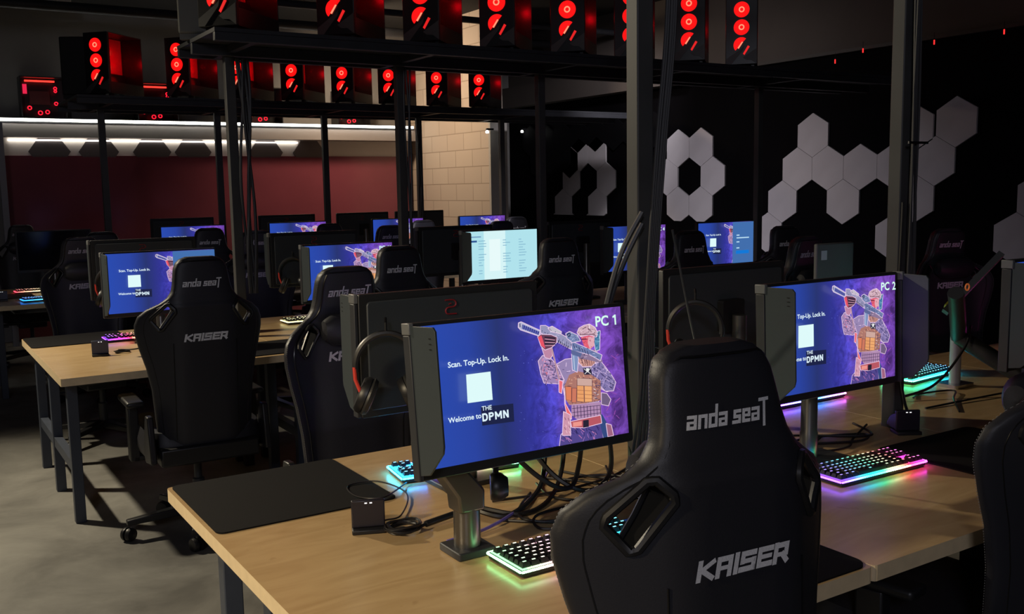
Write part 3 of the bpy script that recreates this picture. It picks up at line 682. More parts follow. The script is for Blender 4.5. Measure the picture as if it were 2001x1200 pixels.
mon(3.06,1.62,0,'monitor cut by the right picture edge, its left wing and a sliver of screen showing',G1,kind='n',tilt=0,lowz=.997,arm='stand')
mon(1.32,2.40,PI,'monitor seen from behind with red logo, directly behind the PC 1 screen',G1,kind='n',wings='R',lowz=.96,arm='stand')
mon(2.40,2.42,PI,'unlit monitor seen from behind between the grey post and the PC 2 screen',G1,kind='off',wings='',lowz=.96,arm='stand',logo=False)
mon(1.185,5.24,0,'lit monitor left of the dark chair on the middle row, blue panel over its picture',G2,kind='p',wings='L',lowz=.945,arm='stand')
mon(2.235,5.24,0,'lit monitor showing PC 12, behind the chair next to the cable bundle',G2,kind='12',wings='L',lowz=.935,arm='stand')
mon(3.27,5.24,0,'monitor showing a white settings page',G2,kind='w',wings='L',lowz=.975,arm='stand')
mon(4.37,5.24,0,'lit monitor partly hidden by the big grey post',G2,kind='4',wings='L',lowz=.965,arm='stand')
mon(5.23,5.24,0,'lit monitor right of the big grey post with a blue panel over half its picture',G2,kind='p',wings='',lowz=.96,arm='stand')
for i,x in enumerate([1.22,2.24,3.25,4.3]):
    mon(x,5.80,PI,['dark monitor back behind the leftmost middle row screen','dark monitor back behind the screen showing PC 12','dark monitor back left of the white settings page','dark monitor back behind the chair right of the settings page'][i],G2,kind='n',wings='R',lowz=.985,arm='stand')
K3=['off','n','n','n','n']
for i,x in enumerate([1.14,2.26,3.22,4.25,5.22]):
    mon(x,8.72,0,['switched off monitor at the far left above the rainbow keyboard','lit monitor of the far row half hidden behind the leftmost lit screen','lit monitor of the far row above the second monitor back','lit monitor of the far row crossed by a dark post','lit monitor of the far row below the block wall'][i],G3,kind=K3[i],wings='',lowz=.955,arm='stand')
for i,x in enumerate([2.30,3.3,4.1,4.75]):
    mon(x,9.25,PI,['first','second','third','fourth'][i]+' dark monitor back from the left on the far desk row, against the red board',G3,kind='off',wings='',lowz=1.01,arm='stand')
# ------------------------------------------------------------------ gaming chair
prof=[(.46,.198),(.50,.205),(.60,.212),(.72,.220),(.82,.238),(.90,.260),(.97,.275),(1.01,.275),(1.045,.262),(1.075,.230),(1.10,.182),(1.125,.147),(1.15,.130),(1.18,.122),(1.22,.117),(1.25,.112),(1.272,.102),(1.288,.086),(1.297,.06)]
LEAN=math.tan(R(4))
def wz(z):
    for (z0,w0),(z1,w1) in zip(prof,prof[1:]):
        if z0<=z<=z1: return w0+(w1-w0)*(z-z0)/(z1-z0)
    return prof[-1][1] if z>1.29 else prof[0][1]
def ycen(x,z):
    wing=1.15*max(0,abs(x)-.115)**1.45
    return -.235-(z-.5)*LEAN+wing*(1.0 if z<1.1 else .8)+(.04*max(0,(z-1.1))/.2)
def thick(z,x=0):
    k=min(1,max(0,(abs(x)-.09)/.09)); k=k*k*(3-2*k)
    return (.085 if z<1.1 else .075)*(1-.42*k*(1 if z<1.12 else .3))
def yrear(x,z): 
    w_=wz(z); q=min(.999,abs(x)/w_); return ycen(x,z)-thick(z,x)/2*(1-q**4)**.5*1.0
def back_mesh():
    N=44; vs=[];fs=[]
    zs=[]
    for (z0,w0),(z1,w1) in zip(prof,prof[1:]):
        k=3; zs+=[z0+(z1-z0)*i/k for i in range(k)]
    zs.append(prof[-1][0])
    for z in zs:
        w_=wz(z); t_=thick(z)*(1 if z<1.28 else .75)
        for k in range(N):
            a=2*PI*k/N; c,s_=math.cos(a),math.sin(a)
            x=w_*math.copysign(abs(c)**.75,c); dy=t_*thick(z,x)/thick(z)/2*math.copysign(abs(s_)**.5,s_)
            vs.append((x,ycen(x,z)+dy,z))
    for i in range(len(zs)-1):
        for k in range(N): fs.append((i*N+k,i*N+(k+1)%N,(i+1)*N+(k+1)%N,(i+1)*N+k))
    fs.append(list(range(N))[::-1]); fs.append([(len(zs)-1)*N+k for k in range(N)])
    mb=MB().add(vs,fs); o=mb.build('backrest',[leather,liner],smooth=False)
    holes=[]
    for s_ in (-1,1):
        pts=[(s_*(.166+a),1.05+b) for a,b in hole_pts()]
        cut=MB().prism(pts,-1,1,'y').build('cut',liner)
        md=o.modifiers.new('h','BOOLEAN'); md.object=cut; md.operation='DIFFERENCE'; md.solver='EXACT'; holes.append(cut)
    dg=bpy.context.evaluated_depsgraph_get(); dg.update(); me=bpy.data.meshes.new_from_object(o.evaluated_get(dg)); o.modifiers.clear(); o.data=me
    for c in holes: bpy.data.objects.remove(c)
    me.polygons.foreach_set('use_smooth',[True]*len(me.polygons))
    try: me.set_sharp_from_angle(angle=R(50))
    except Exception: pass
    return o
def hole_pts(k=1.0):  # for the right hand side (x>0), outward = +
    base=[(.048,-.020),(.044,-.006),(-.010,.046),(-.022,.048),(-.040,.028),(-.042,.016),(.006,-.056),(.018,-.060)]
    return [(a*k,b*k) for a,b in base]
def word_on_back(body,x0,zc,h,letters,name,matl,front=False,rev=1):
    mb=MB(); x=x0
    for ch in body:
        if ch==' ': x+=h*.45; continue
        wd,strokes=letters[ch]
        for (ax,az,bx,bz,tk) in strokes:
            P=[(ax-tk*.0,az),(bx,bz)]
            dx,dz=bx-ax,bz-az; L=math.hypot(dx,dz); ux,uz=dx/L,dz/L; nx,nz=-uz*tk/2,ux*tk/2; ex,ez=ux*tk/2,uz*tk/2
            q=[(ax-ex+nx,az-ez+nz),(bx+ex+nx,bz+ez+nz),(bx+ex-nx,bz+ez-nz),(ax-ex-nx,az-ez-nz)]
            vs=[]
            for (lx,lz) in q:
                gx=x+(lx+lz*.22)*h; gz=zc+lz*h
                if front: vs.append((-gx*rev,yfront(gx,gz)+.0018,gz))
                else: vs.append((gx,yrear(gx,gz)-.0022,gz))
            mb.add(vs,[(0,1,2,3)])
        x+=(wd+.17)*h
    return mb
T_=.26
def yfront(x,z): return ycen(x,z)+thick(z,x)/2
LC={ # lower-case techno letters on a unit x-height
 'a':(.78,[(.1,.9,.68,.9,T_),(.68,.9,.68,.1,T_),(.68,.1,.1,.1,T_),(.1,.1,.1,.45,T_),(.1,.5,.68,.5,T_*.7)]),
 'n':(.78,[(.1,.1,.1,.9,T_),(.1,.9,.68,.9,T_),(.68,.9,.68,.1,T_)]),
 'd':(.78,[(.68,.1,.68,1.55,T_),(.68,.1,.1,.1,T_),(.1,.1,.1,.9,T_),(.1,.9,.68,.9,T_)]),
 's':(.70,[(.6,.9,.1,.9,T_),(.1,.9,.1,.5,T_),(.1,.5,.6,.5,T_),(.6,.5,.6,.1,T_),(.6,.1,.0,.1,T_)]),
 'e':(.75,[(.65,.1,.1,.1,T_),(.1,.1,.1,.9,T_),(.1,.9,.65,.9,T_),(.65,.9,.65,.5,T_),(.65,.5,.15,.5,T_*.8)]),
 'T':(.85,[(-.15,1.5,.70,1.5,T_),(.33,1.5,.36,-.4,T_*1.05)])}
U_=.30
UC={'K':(1.05,[(.12,.1,.12,.95,U_),(.15,.5,.95,.92,U_*.9),(.35,.5,.98,.08,U_*.9)]),
 'A':(1.0,[(.12,.08,.12,.92,U_),(.12,.92,.88,.92,U_),(.88,.92,.88,.08,U_),(.2,.45,.85,.45,U_*.75)]),
 'I':(.24,[(.12,.08,.12,.95,U_)]),
 'S':(.98,[(.88,.92,.12,.92,U_),(.12,.92,.12,.52,U_),(.12,.52,.88,.52,U_*.85),(.88,.52,.88,.1,U_),(.88,.1,.05,.1,U_)]),
 'E':(.95,[(.9,.1,.12,.1,U_),(.12,.1,.12,.92,U_),(.12,.92,.9,.92,U_),(.2,.52,.85,.52,U_*.8)]),
 'R':(1.0,[(.12,.06,.12,.95,U_),(.12,.92,.85,.92,U_),(.85,.92,.85,.45,U_),(.85,.42,.2,.42,U_*.8),(.62,.4,.92,.06,U_)])}
def word_width(b,h,L): return sum((.45 if c==' ' else L[c][0]+.17) for c in b)*h
def make_chair():
    r=empty('gaming_chair',(0,0,0))
    o=back_mesh(); o.parent=r
    for s_ in (-1,1):
        ring=[]
        for a,b in hole_pts(1.04):
            x=s_*(.166+a); z=1.05+b; ring.append((x,yrear(x,z)-.001,z))
        ring=[Vector(p) for p in ring]; rr=[]
        for i in range(len(ring)):
            p,q=ring[i],ring[(i+1)%len(ring)]; rr+= [p,p.lerp(q,.5)]
        MB().tube(rr,.0085,8,closed=True).build('hole_surround',plastic,r,smooth=True)
        ring2=[Vector((p.x,yfront(p.x,p.z)+.002,p.z)) for p in rr]
        MB().tube(ring2,.006,8,closed=True).build('front_hole_surround',plastic,r,smooth=True)
    # seam line on the rear face, just inside the edge
    zs=[.5+.79*i/50 for i in range(51)]
    L=[(-wz(z)*.88,yrear(wz(z)*.88,z)-.001,z) for z in zs if z<1.275]; top=[(x,yrear(x,1.282)-.001,1.282) for x in np.linspace(-wz(1.28)*.8,wz(1.28)*.8,9)]
    Rr=[(-x,y,z) for x,y,z in reversed(L)]
    MB().tube(L+top+Rr,.0022,6).build('rear_seam',piping_m,r,smooth=True)
    # pale stitching along the side edge
    for s_ in (-1,1):
        st=MB(); z=.5
        while z<1.27:
            x=s_*(wz(z)*.985+.001); y=ycen(x,z)+.012; x2=s_*(wz(z+.003)*.985+.001); y2=ycen(x2,z+.003)+.012
            st.tube([(x,y,z),(x2,y2,z+.003)],.0007,4); z+=.0062
        st.build('stitching',thread,r)
    # front side seam lines
    for s_ in (-1,1):
        P=[(s_*wz(z)*.86,yfront(s_*wz(z)*.86,z)-.006,z) for z in zs if z<1.275]
        MB().tube(P,.003,6).build('front_seam',piping_m,r,smooth=True)
    # lower split seam at rear left/right
    for s_ in (-1,1):
        P=[(s_*.135,yrear(.135,z)-.001,z) for z in [.5+.43*i/16 for i in range(17)]]
        MB().tube(P,.002,5).build('lower_seam',piping_m,r)
    h=.0205; w_=word_width('anda seaT',h,LC)
    lg=MB(); t1=word_on_back('anda seaT',-w_/2-.005,1.172,h,LC,'','')
    t1.build('brand_lettering',silver,r)
    h=.0300; w_=word_width('KAISER',h,UC); word_on_back('KAISER',-w_/2,.936,h,UC,'','').build('model_lettering',silver,r)
    h=.021; w_=word_width('anda seaT',h,LC); word_on_back('anda seaT',-w_/2,1.195,h,LC,'','',front=True).build('front_brand_lettering',lilac,r)
    h=.030; w_=word_width('KAISER',h,UC); word_on_back('KAISER',-w_/2,.965,h,UC,'','',front=True).build('front_model_lettering',lilac,r)
    # neck pillow
    pl=MB(); pl.lathe([(.0,-.125),(.035,-.12),(.055,-.09),(.058,0),(.055,.09),(.035,.12),(.0,.125)],16,M=Matrix.Translation((0,yfront(0,1.08)+.035,1.08))@Matrix.Scale(.8,4,(0,1,0))@Matrix.Rotation(PI/2,4,'Y'))
    pl.build('neck_pillow',leather,r,smooth=True)
    # seat
    sm=MB(); N=32; vs=[]; fs=[]
    lay=[(.405,.86),(.415,.97),(.44,1.0),(.475,1.0),(.50,.95),(.508,.86)]
    for z,k in lay:
        for i in range(N):
            a=2*PI*i/N; c,s_=math.cos(a),math.sin(a)
            x=.265*k*math.copysign(abs(c)**.45,c); y=.27*k*math.copysign(abs(s_)**.45,s_)
            vs.append((x,y,z+(.03 if z>.48 and abs(x)>.17 else 0)))
    for i in range(len(lay)-1):
        for k in range(N): fs.append((i*N+k,i*N+(k+1)%N,(i+1)*N+(k+1)%N,(i+1)*N+k))
    fs.append(list(range(N))[::-1]); fs.append([(len(lay)-1)*N+k for k in range(N)])
    sm.add(vs,fs).build('seat',leather,r,smooth=True)
    MB().box(-.215,.215,-.30,-.20,.39,.47).build('recline_bracket',plastic,r,bevel=.01)
    for s_ in (-1,1):
        MB().prism([(-.33,.42),(-.20,.40),(-.16,.44),(-.24,.62),(-.29,.62)],s_*.235,s_*.262,'x').build('hinge_cover',plastic,r,bevel=.006)
        a=MB(); a.box(s_*.27-.022,s_*.27+.022,.0,.07,.36,.62); a.box(min(s_*.2,s_*.28),max(s_*.2,s_*.28),.0,.07,.36,.385); ao=a.build('armrest',plastic,r,bevel=.006)
        MB().box(s_*.27-.038,s_*.27+.038,-.08,.17,.622,.65).build('arm_pad',plastic,ao,bevel=.01)
    MB().box(-.12,.12,-.14,.12,.345,.40).build('tilt_mechanism',steel_dark,r,bevel=.01)
    MB().box(.12,.27,.0,.02,.37,.385).build('tilt_lever',chrome if False else steel_dark,r)
    MB().lathe([(.028,.10),(.028,.24),(.018,.245),(.018,.345)],16).build('gas_lift',steel_dark,r,smooth=True)
    for k in range(5):
        a=2*PI*k/5+PI/2+R(20); M=Matrix.Rotation(a,4,'Z')
        MB().add([(.0,-.03,.085),(.0,.03,.085),(.33,.02,.075),(.33,-.02,.075),(.0,-.028,.13),(.0,.028,.13),(.33,.016,.10),(.33,-.016,.10)],[(0,1,2,3),(7,6,5,4),(0,4,5,1),(1,5,6,2),(2,6,7,3),(3,7,4,0)],M=M).build('base_leg',plastic if True else gun,r,bevel=.004)
        M2=M@Matrix.Translation((.325,0,.032))
        cs=MB(); cs.lathe([(.0,-.026),(.028,-.024),(.032,-.015),(.032,-.006),(.02,-.004),(.02,.004),(.032,.006),(.032,.015),(.028,.024),(.0,.026)],18,M=M2@Matrix.Rotation(R(35),4,'Z')@Matrix.Rotation(PI/2,4,'X')).build('caster',plastic,r,smooth=True)
    return r
LEAN=math.tan(R(-2.5)); chN=make_chair(); LEAN=math.tan(R(5)); ch0=make_chair(); used=[False]
def chair(x,y,rz,label,grp):
    o=ch0 if not used[0] else copy_tree(ch0); used[0]=True
    o.location=(x,y,0); o.rotation_euler=(0,0,rz); tag(o,label,'chair',grp); return o
GC1='chairs at the front desk row'; GC2='chairs at the middle desk row'; GC3='chairs at the far desk row'
chN.location=(1.15,1.34,0); chN.rotation_euler=(0,0,R(-5)); chN.scale=(1.04,1,1.01); tag(chN,'nearest black racing style chair, its back filling the lower middle, silver lettering','chair',GC1)
chair(2.17,1.41,R(8),'black racing style chair cut by the right picture edge, only its curved side showing',GC1)
chair(1.40,3.02,PI+R(4),'black chair facing the camera behind the nearest monitor back, pale front lettering',GC1)
chair(3.95,3.1,PI+R(6),'black chair facing the camera, its rounded top above the PC 2 screen',GC1)
chair(4.98,3.05,PI+R(-12),'blue lit dark chair facing the camera right of the cable wrapped post',GC1)
chair(1.14,4.56,R(-2),'black racing style chair with silver lettering in front of the leftmost lit screen',GC2)
chair(2.08,4.58,R(3),'black racing style chair in front of the PC 12 screen, right of the cables',GC2)
chair(3.04,4.55,R(-2),'black racing style chair right of the white settings page',GC2)
chair(4.02,4.60,R(2),'dim black chair just right of the big grey post, faint lettering',GC2)
chair(4.84,4.58,R(-3),'dim black chair in front of the zigzag wall lettering',GC2)
for i,(x,a) in enumerate([(1.08,6),(2.2,-5),(3.3,4),(4.3,0)]):
    chair(x,6.62,PI+R(a),'black chair facing the camera behind the middle row screens, %s from the left'%ordn[i],GC2)
for i,x in enumerate([1.33,2.15,3.12,4.02,4.99]):
    chair(x,8.02,R([2,-4,3,0,5][i]),'black chair, back to the camera, at the far row, %s from the left'%ordn[i],GC3)
for i,x in enumerate([1.08,3.62,4.6]):
    chair(x,10.15,PI,['black chair before the left end of the red board, behind the switched off monitor','black chair in front of the red board, left of the dark middle post','black chair in front of the red board near the block wall'][i],GC3)
# ------------------------------------------------------------------ keyboards
import colorsys
def hue(t,ramp):
    for (a,ca),(b,cb) in zip(ramp,ramp[1:]):
        if a<=t<=b:
            k=(t-a)/(b-a); return tuple(ca[i]+(cb[i]-ca[i])*k for i in range(3))
    return ramp[-1][1]
PUR=(.22,.05,1.0); BLU=(.02,.22,1.0); CYA=(.02,.75,.95); GRN=(.05,.9,.35); YEL=(.9,.85,.4); RED=(1,.04,.08); MAG=(.95,.05,.75); WHT=(.7,.95,.9)
rampA=[(0,PUR),(.15,(.10,.12,1.0)),(.32,CYA),(.5,GRN),(.64,YEL),(.8,RED),(1,MAG)]
rows_k=[(0,[1]*13),(1,[1]*13+[2]),(2,[1.5]+[1]*12+[1.5]),(3,[1.75]+[1]*11+[2.25]),(4,[2.25]+[1]*10+[2.75]),(5,[1.25]*3+[6.25]+[1.25]*4)]
KU=.0190; KW,KD=.362,.138
def key_layout():
    out=[]
    for r_,ks in rows_k:
        x=0; y=(5-r_)*KU+(.008 if r_==0 else 0)
        tot=sum(ks); gap=(15-tot)/ (len(ks)) if r_==0 else 0
        for k,wd in enumerate(ks):
            out.append((x+wd*KU/2,y+KU/2,wd*KU-.0016)); x+=wd*KU+gap*KU
    for r_,n in ((0,3),(1,3),(2,3),(4,1),(5,3)):
        for k in range(n):
            kk=k if n==3 else 1
            out.append((15.35*KU+(kk+.5)*KU,(5-r_)*KU+KU/2+(.008 if r_==0 else 0),KU-.0016))
    return out
KL=key_layout()
_kc={}
def keycap(wd):
    w_=round(wd,4)
    if w_ in _kc: return _kc[w_]
    b=MB(); h=KU/2-.0008; x=w_/2
    b.add([(-x,-h,0),(x,-h,0),(x,h,0),(-x,h,0),(-x+.003,-h+.0025,.0105),(x-.003,-h+.0025,.0105),(x-.003,h-.0035,.0105),(-x+.003,h-.0035,.0105)],[(0,3,2,1),(4,5,6,7),(0,1,5,4),(1,2,6,5),(2,3,7,6),(3,0,4,7)],0)
    lw=min(.0042,x*.5)
    b.add([(-lw,-.0012,.0108),(lw,-.0012,.0108),(lw,.0028,.0108),(-lw,.0028,.0108)],[(0,1,2,3)],1)
    _kc[w_]=b.mesh('keycap',[plastic,keyglow]); return _kc[w_]
def keyboard(cx,cy,rz,label,ramp,detail=True,z=.75,bright=1.0,under=1.0,grp='light up keyboards'):
    r=empty('mechanical_keyboard',(cx,cy,z),rz)
    MB().prism(rrect(-KW/2,KW/2,-KD/2,KD/2,.006,3),.004,.018,'z').build('case',plastic,r,bevel=.002)
    b=MB(); n=30
    for i in range(n):
        t0,t1=i/n,(i+1)/n; c=tuple(v*under for v in hue((t0+t1)/2,ramp)); x0=-KW/2+KW*t0; x1=-KW/2+KW*t1-.001
        if i%5!=4 or True:
            b.box(x0+.0005,x1,-KD/2-.0035,-KD/2-.0001,.0145,.0185,0,c); b.box(x0+.0005,x1,KD/2+.0001,KD/2+.0025,.0145,.0185,0,c)
    for (xx,t) in ((-KW/2-.0035,0.0),(KW/2+.0001,1.0)):
        for k in range(12): b.box(xx,xx+.0034,-KD/2+KD*k/12+.0005,-KD/2+KD*(k+1)/12-.001,.0145,.0185,0,tuple(v*under for v in hue(t,ramp)))
    # diffuse plate between the keys
    b.build('light_rim',stripglow,r)
    pl=MB(); n=24
    for i in range(n):
        t0,t1=i/n,(i+1)/n; c=tuple(v*.22*under for v in hue((t0+t1)/2,ramp)); pl.box(-KW/2+.004+(KW-.008)*t0,-KW/2+.004+(KW-.008)*t1,-KD/2+.004,KD/2-.004,.0182,.0192,0,c)
    pl.build('backlit_plate',stripglow,r)
    x0=-KW/2+.006; y0=-KD/2+.006
    if detail:
        for kx,ky,wd in KL:
            o=bpy.data.objects.new('keycap',keycap(wd)); C.objects.link(o); o.parent=r; o.location=(x0+kx,y0+ky,.0215)
            c=hue(min(1,max(0,(kx/(KW-.012)))),ramp); o.color=(*[bright*(v*.8+.15) for v in c],1)
    else:
        b=MB()
        for kx,ky,wd in KL:
            h=KU/2-.0008; x=wd/2
            M=Matrix.Translation((x0+kx,y0+ky,.0215)); c=tuple(bright*(v*.8+.15)for v in hue(min(1,max(0,(kx/(KW-.012)))),ramp))
            b.add([(-x,-h,0),(x,-h,0),(x,h,0),(-x,h,0),(-x+.003,-h+.0025,.0105),(x-.003,-h+.0025,.0105),(x-.003,h-.0035,.0105),(-x+.003,h-.0035,.0105)],[(0,3,2,1),(4,5,6,7),(0,1,5,4),(1,2,6,5),(2,3,7,6),(3,0,4,7)],0,(0,0,0),M)
            b.add([(-.004,-.0012,.0108),(.004,-.0012,.0108),(.004,.0028,.0108),(-.004,.0028,.0108)],[(0,1,2,3)],1,c,M)
        b.build('keycaps',[plastic,stripglow],r)
    for fx in (-.15,.15): MB().box(fx-.02,fx+.02,-.05,.05,0,.004).build('foot_strip',plastic,r)
    tag(r,label,'keyboard',grp); return r
rampNear=[(0,(.25,.9,.35)),(.12,(.7,.9,.5)),(.25,(.9,.45,.5)),(.4,(.9,.5,.8)),(.6,(.1,.6,1)),(1,CYA)]
keyboard(1.245,1.718,0,'nearest keyboard beside the chair, keys lit white with a green lit edge',rampNear,True,bright=1.1,under=3)
keyboard(2.288,1.735,R(-1),'keyboard on the front desk under the PC 2 screen, lit in rainbow colours',rampA,True,under=3.5)
keyboard(1.345,2.44,R(180-8),'cyan and pink lit keyboard behind the stand of the PC 1 screen',[(0,GRN),(.3,YEL),(.55,MAG),(.8,BLU),(1,(.02,.55,.95))],True,bright=1.9,under=9)
keyboard(2.86,2.47,PI,'blue lit keyboard behind the PC 2 screen',[(0,(.6,.1,.7)),(.4,BLU),(1,PUR)],False,bright=1.6,under=8)
keyboard(3.60,2.47,PI+R(6),'turquoise lit keyboard right of the cable wrapped post',[(0,(.02,.35,.9)),(.5,CYA),(1,GRN)],False,bright=1.6,under=7)
keyboard(4.75,2.50,PI,'red and magenta lit keyboard near the right picture edge',[(0,MAG),(.5,RED),(1,MAG)],False,under=8)
rampB=[(0,PUR),(.25,MAG),(.45,RED),(.6,YEL),(.75,GRN),(1,(.02,.5,.95))]
keyboard(1.16,5.80,PI,'rainbow keyboard behind the stand of the leftmost lit middle row screen',[(0,(.02,.5,.95)),(.3,GRN),(.5,YEL),(.65,RED),(.8,MAG),(1,PUR)],False,bright=1.6,under=1.7)
keyboard(1.24,5.02,0,'rainbow keyboard in front of the leftmost lit middle row screen',rampB,False,bright=1.4,under=1.3)
keyboard(2.10,5.02,0,'yellow to cyan lit keyboard left of the chair at the PC 12 screen',[(0,YEL),(.35,(.6,.9,.5)),(.6,CYA),(1,BLU)],False,bright=1.6,under=1.6)
keyboard(2.22,5.84,PI,'dim lit keyboard on the rear side below the second middle row screen',[(0,CYA),(.5,YEL),(1,YEL)],False,bright=1.2,under=1.2)
keyboard(3.3,5.0,0,'keyboard hidden in front of the white settings page screen',rampA,False,bright=.8,under=.6)
keyboard(1.02,8.43,R(4),'rainbow keyboard on the far left desk beneath the switched off monitor',[(0,BLU),(.35,(.05,.4,.9)),(.6,YEL),(1,RED)],False,bright=1.7,under=1.8)
keyboard(1.05,9.2,PI,'keyboard lit red and teal on the rear side of the far left desk',[(0,CYA),(.4,YEL),(1,RED)],False,bright=1.6,under=1.6)
# ------------------------------------------------------------------ mats, docks, small items
def mousepad(x0,x1,y0,y1,label,r=.03):
    o=MB().prism(rrect(x0-(x0+x1)/2,(x1-x0)/2,-(y1-y0)/2,(y1-y0)/2,r,6),0,.004,'z').build('mouse_mat',matte,loc=((x0+x1)/2,(y0+y1)/2,.7505)); tag(o,label,'mouse mat','black mouse mats')
mousepad(.612,1.092,2.295,2.758,'big black mouse mat at the rear left corner of the front desk',.022)
mousepad(1.46,1.722,1.283,1.64,'black mouse mat flush with the front edge, right of the nearest chair',.04)
mousepad(2.50,2.98,1.44,1.86,'black mouse mat right of the rainbow keyboard by the PC 2 screen')
mousepad(.605,1.12,5.78,6.21,'black mouse mat at the rear left corner of the leftmost middle row desk')
mousepad(1.45,1.9,4.76,5.2,'black mouse mat between the two middle row chairs on the left')
mousepad(.62,.98,8.75,9.15,'black mouse mat on the far left desk')
def dock(x,y,rz,label,m_=None,sc=1):
    r=empty('mouse_dock',(x,y,.75),rz); m_=m_ or mat('dock_plastic',(.02,.018,.026),.3)
    MB().prism([(-.04,-.03),(.04,-.03),(.04,.03),(-.04,.03)],0,.012,'z').build('base',plastic,r,bevel=.003)
    MB().box(-.040,.040,-.012,.0,.012,.080).build('upright',m_,r,bevel=.003)
    MB().prism([(-.006,.012),(.07,.012),(.068,.025),(.045,.052),(.015,.066),(-.006,.068)],-.036,-.008,'x').build('rear_hump',plastic,r,bevel=.004)
    for k in (-.008,.004): MB().box(k,k+.006,-.0128,-.0121,.0715,.074).build('indicator',mat('white_dot',(1,1,1),emit=(1,1,1),estr=1.2),r)
    tag(r,label,'charging dock','small dark docks on the desks'); return r
dock(.925,2.115,R(-22),'small dark mouse dock with two white dots, left of the nearest monitor arm')
dock(2.75,1.93,R(-30),'small black mouse dock at the foot of the grey post beside the PC 2 screen')
dock(.87,5.30,R(-8),'small slate blue dock on the leftmost middle row desk',mat('slate',(.05,.06,.11),.4))
dock(.72,8.62,R(-8),'small grey dock on the far left desk',mat('slate2',(.06,.06,.08),.4))
def coil(x,y,label,n=8,r=.040):
    P=[]
    for k in range(n*20):
        a=2*PI*k/20; rr=r+.006*math.sin(k*.37); P.append((x+rr*math.cos(a),y+rr*.85*math.sin(a),.754+.0021*(k/20)+.002*math.sin(k*.9)))
    o=MB().tube(P,.0026,6).build('coiled_cable',cablem,smooth=True); tag(o,label,'cable'); return o
coil(.99,2.06,'neatly coiled black cable beside the small dark mouse dock')
coil(.98,5.33,'coiled black cable beside the slate blue dock',4,.035)
o=MB().tube([(1.045,2.045,.762),(1.13,2.06,.765)],.008,10).tube([(1.025,2.04,.76),(1.046,2.045,.762)],.004,8).build('cable_adapter',plastic,smooth=True); tag(o,'black cable adapter between the coil and the monitor arm','adapter')
# round black webcam-like puck hanging under the PC 1 screen
t=empty('headset_hanger',(1.175,1.93,.86)); Mx=Matrix.Rotation(R(62),4,'Z')@Matrix.Rotation(PI/2,4,'X')
MB().lathe([(.0,-.012),(.030,-.012),(.034,-.006),(.034,.012),(.022,.03),(.0,.03)],24,M=Mx).build('disc',plastic,t,smooth=True)
MB().tube([(.0,.0,.02),(.01,.01,.06)],.007,8).build('stem',plastic,t); MB().tube([(-.012,-.012,-.01),(-.013,-.013,.012)],.0016,5).build('red_mark',redm,t)
tag(t,'round black disc hanger with a small red mark under the PC 1 screen','hanger')
# headphones
def headphones(x,y,z,rz,label,red=True,s=1.0):
    r=empty('headphones',(x,y,z),rz); r.scale=(s,s,s)
    arc=[(.082*math.cos(a),0,.03+.088*math.sin(a)) for a in [R(-8)+R(196)*k/24 for k in range(25)]]
    MB().tube(arc,.0085,8).build('headband',mat('headband_rubber',(.02,.02,.022),.4),r,smooth=True)
    for sg in (-1,1):
        if red and sg<0: MB().tube([(-.0845,-.004,.032),(-.083,-.006,.0),(-.072,-.009,-.03),(-.062,-.012,-.045)],.0052,8).build('slider',redm,r,smooth=True)
        else: MB().tube([(sg*.0835,0,.03),(sg*.078,0,-.02)],.005,8).build('slider',plastic,r,smooth=True)
        M=Matrix.Translation((sg*.058,0,-.045))@Matrix.Rotation(R(sg*-24),4,'Y')@Matrix.Rotation(PI/2,4,'Y')@Matrix.Scale(1.18,4,(1,0,0))
        MB().lathe([(.0,-.020),(.036,-.019),(.042,-.010),(.043,.0),(.0,.0)],22,M=M).build('ear_cup',plastic,r,smooth=True)
        MB().lathe([(.026,.001),(.040,.001),(.044,.008),(.040,.018),(.030,.021),(.026,.014)],22,M=M@(Matrix.Scale(-1 if sg>0 else 1,4,(0,0,1)) if False else Matrix.Identity(4))).build('ear_cushion',leather_side,r,smooth=True)
    MB().tube([(0,.0,.118),(0,.0,.145),(0,.02,.155)],.004,6).build('hook',plastic,r)
    tag(r,label,'headphones','headphones hung between the screens'); return r
headphones(1.075,2.30,1.08,R(-25),'black headphones with a red slider hanging left of the PC 1 screen')
headphones(1.02,5.70,1.05,R(-20),'black headphones with a red slider behind the leftmost lit screen')
headphones(2.06,5.70,1.05,R(-20),'black headphones with a small red mark left of the PC 12 screen')
headphones(2.09,2.22,1.09,R(-40),'dark headphones with an orange red slider in the shadow left of the PC 2 screen')
headphones(2.10,2.02,.86,R(-50),'black headphones hanging low under the PC 2 screen',False,.8)
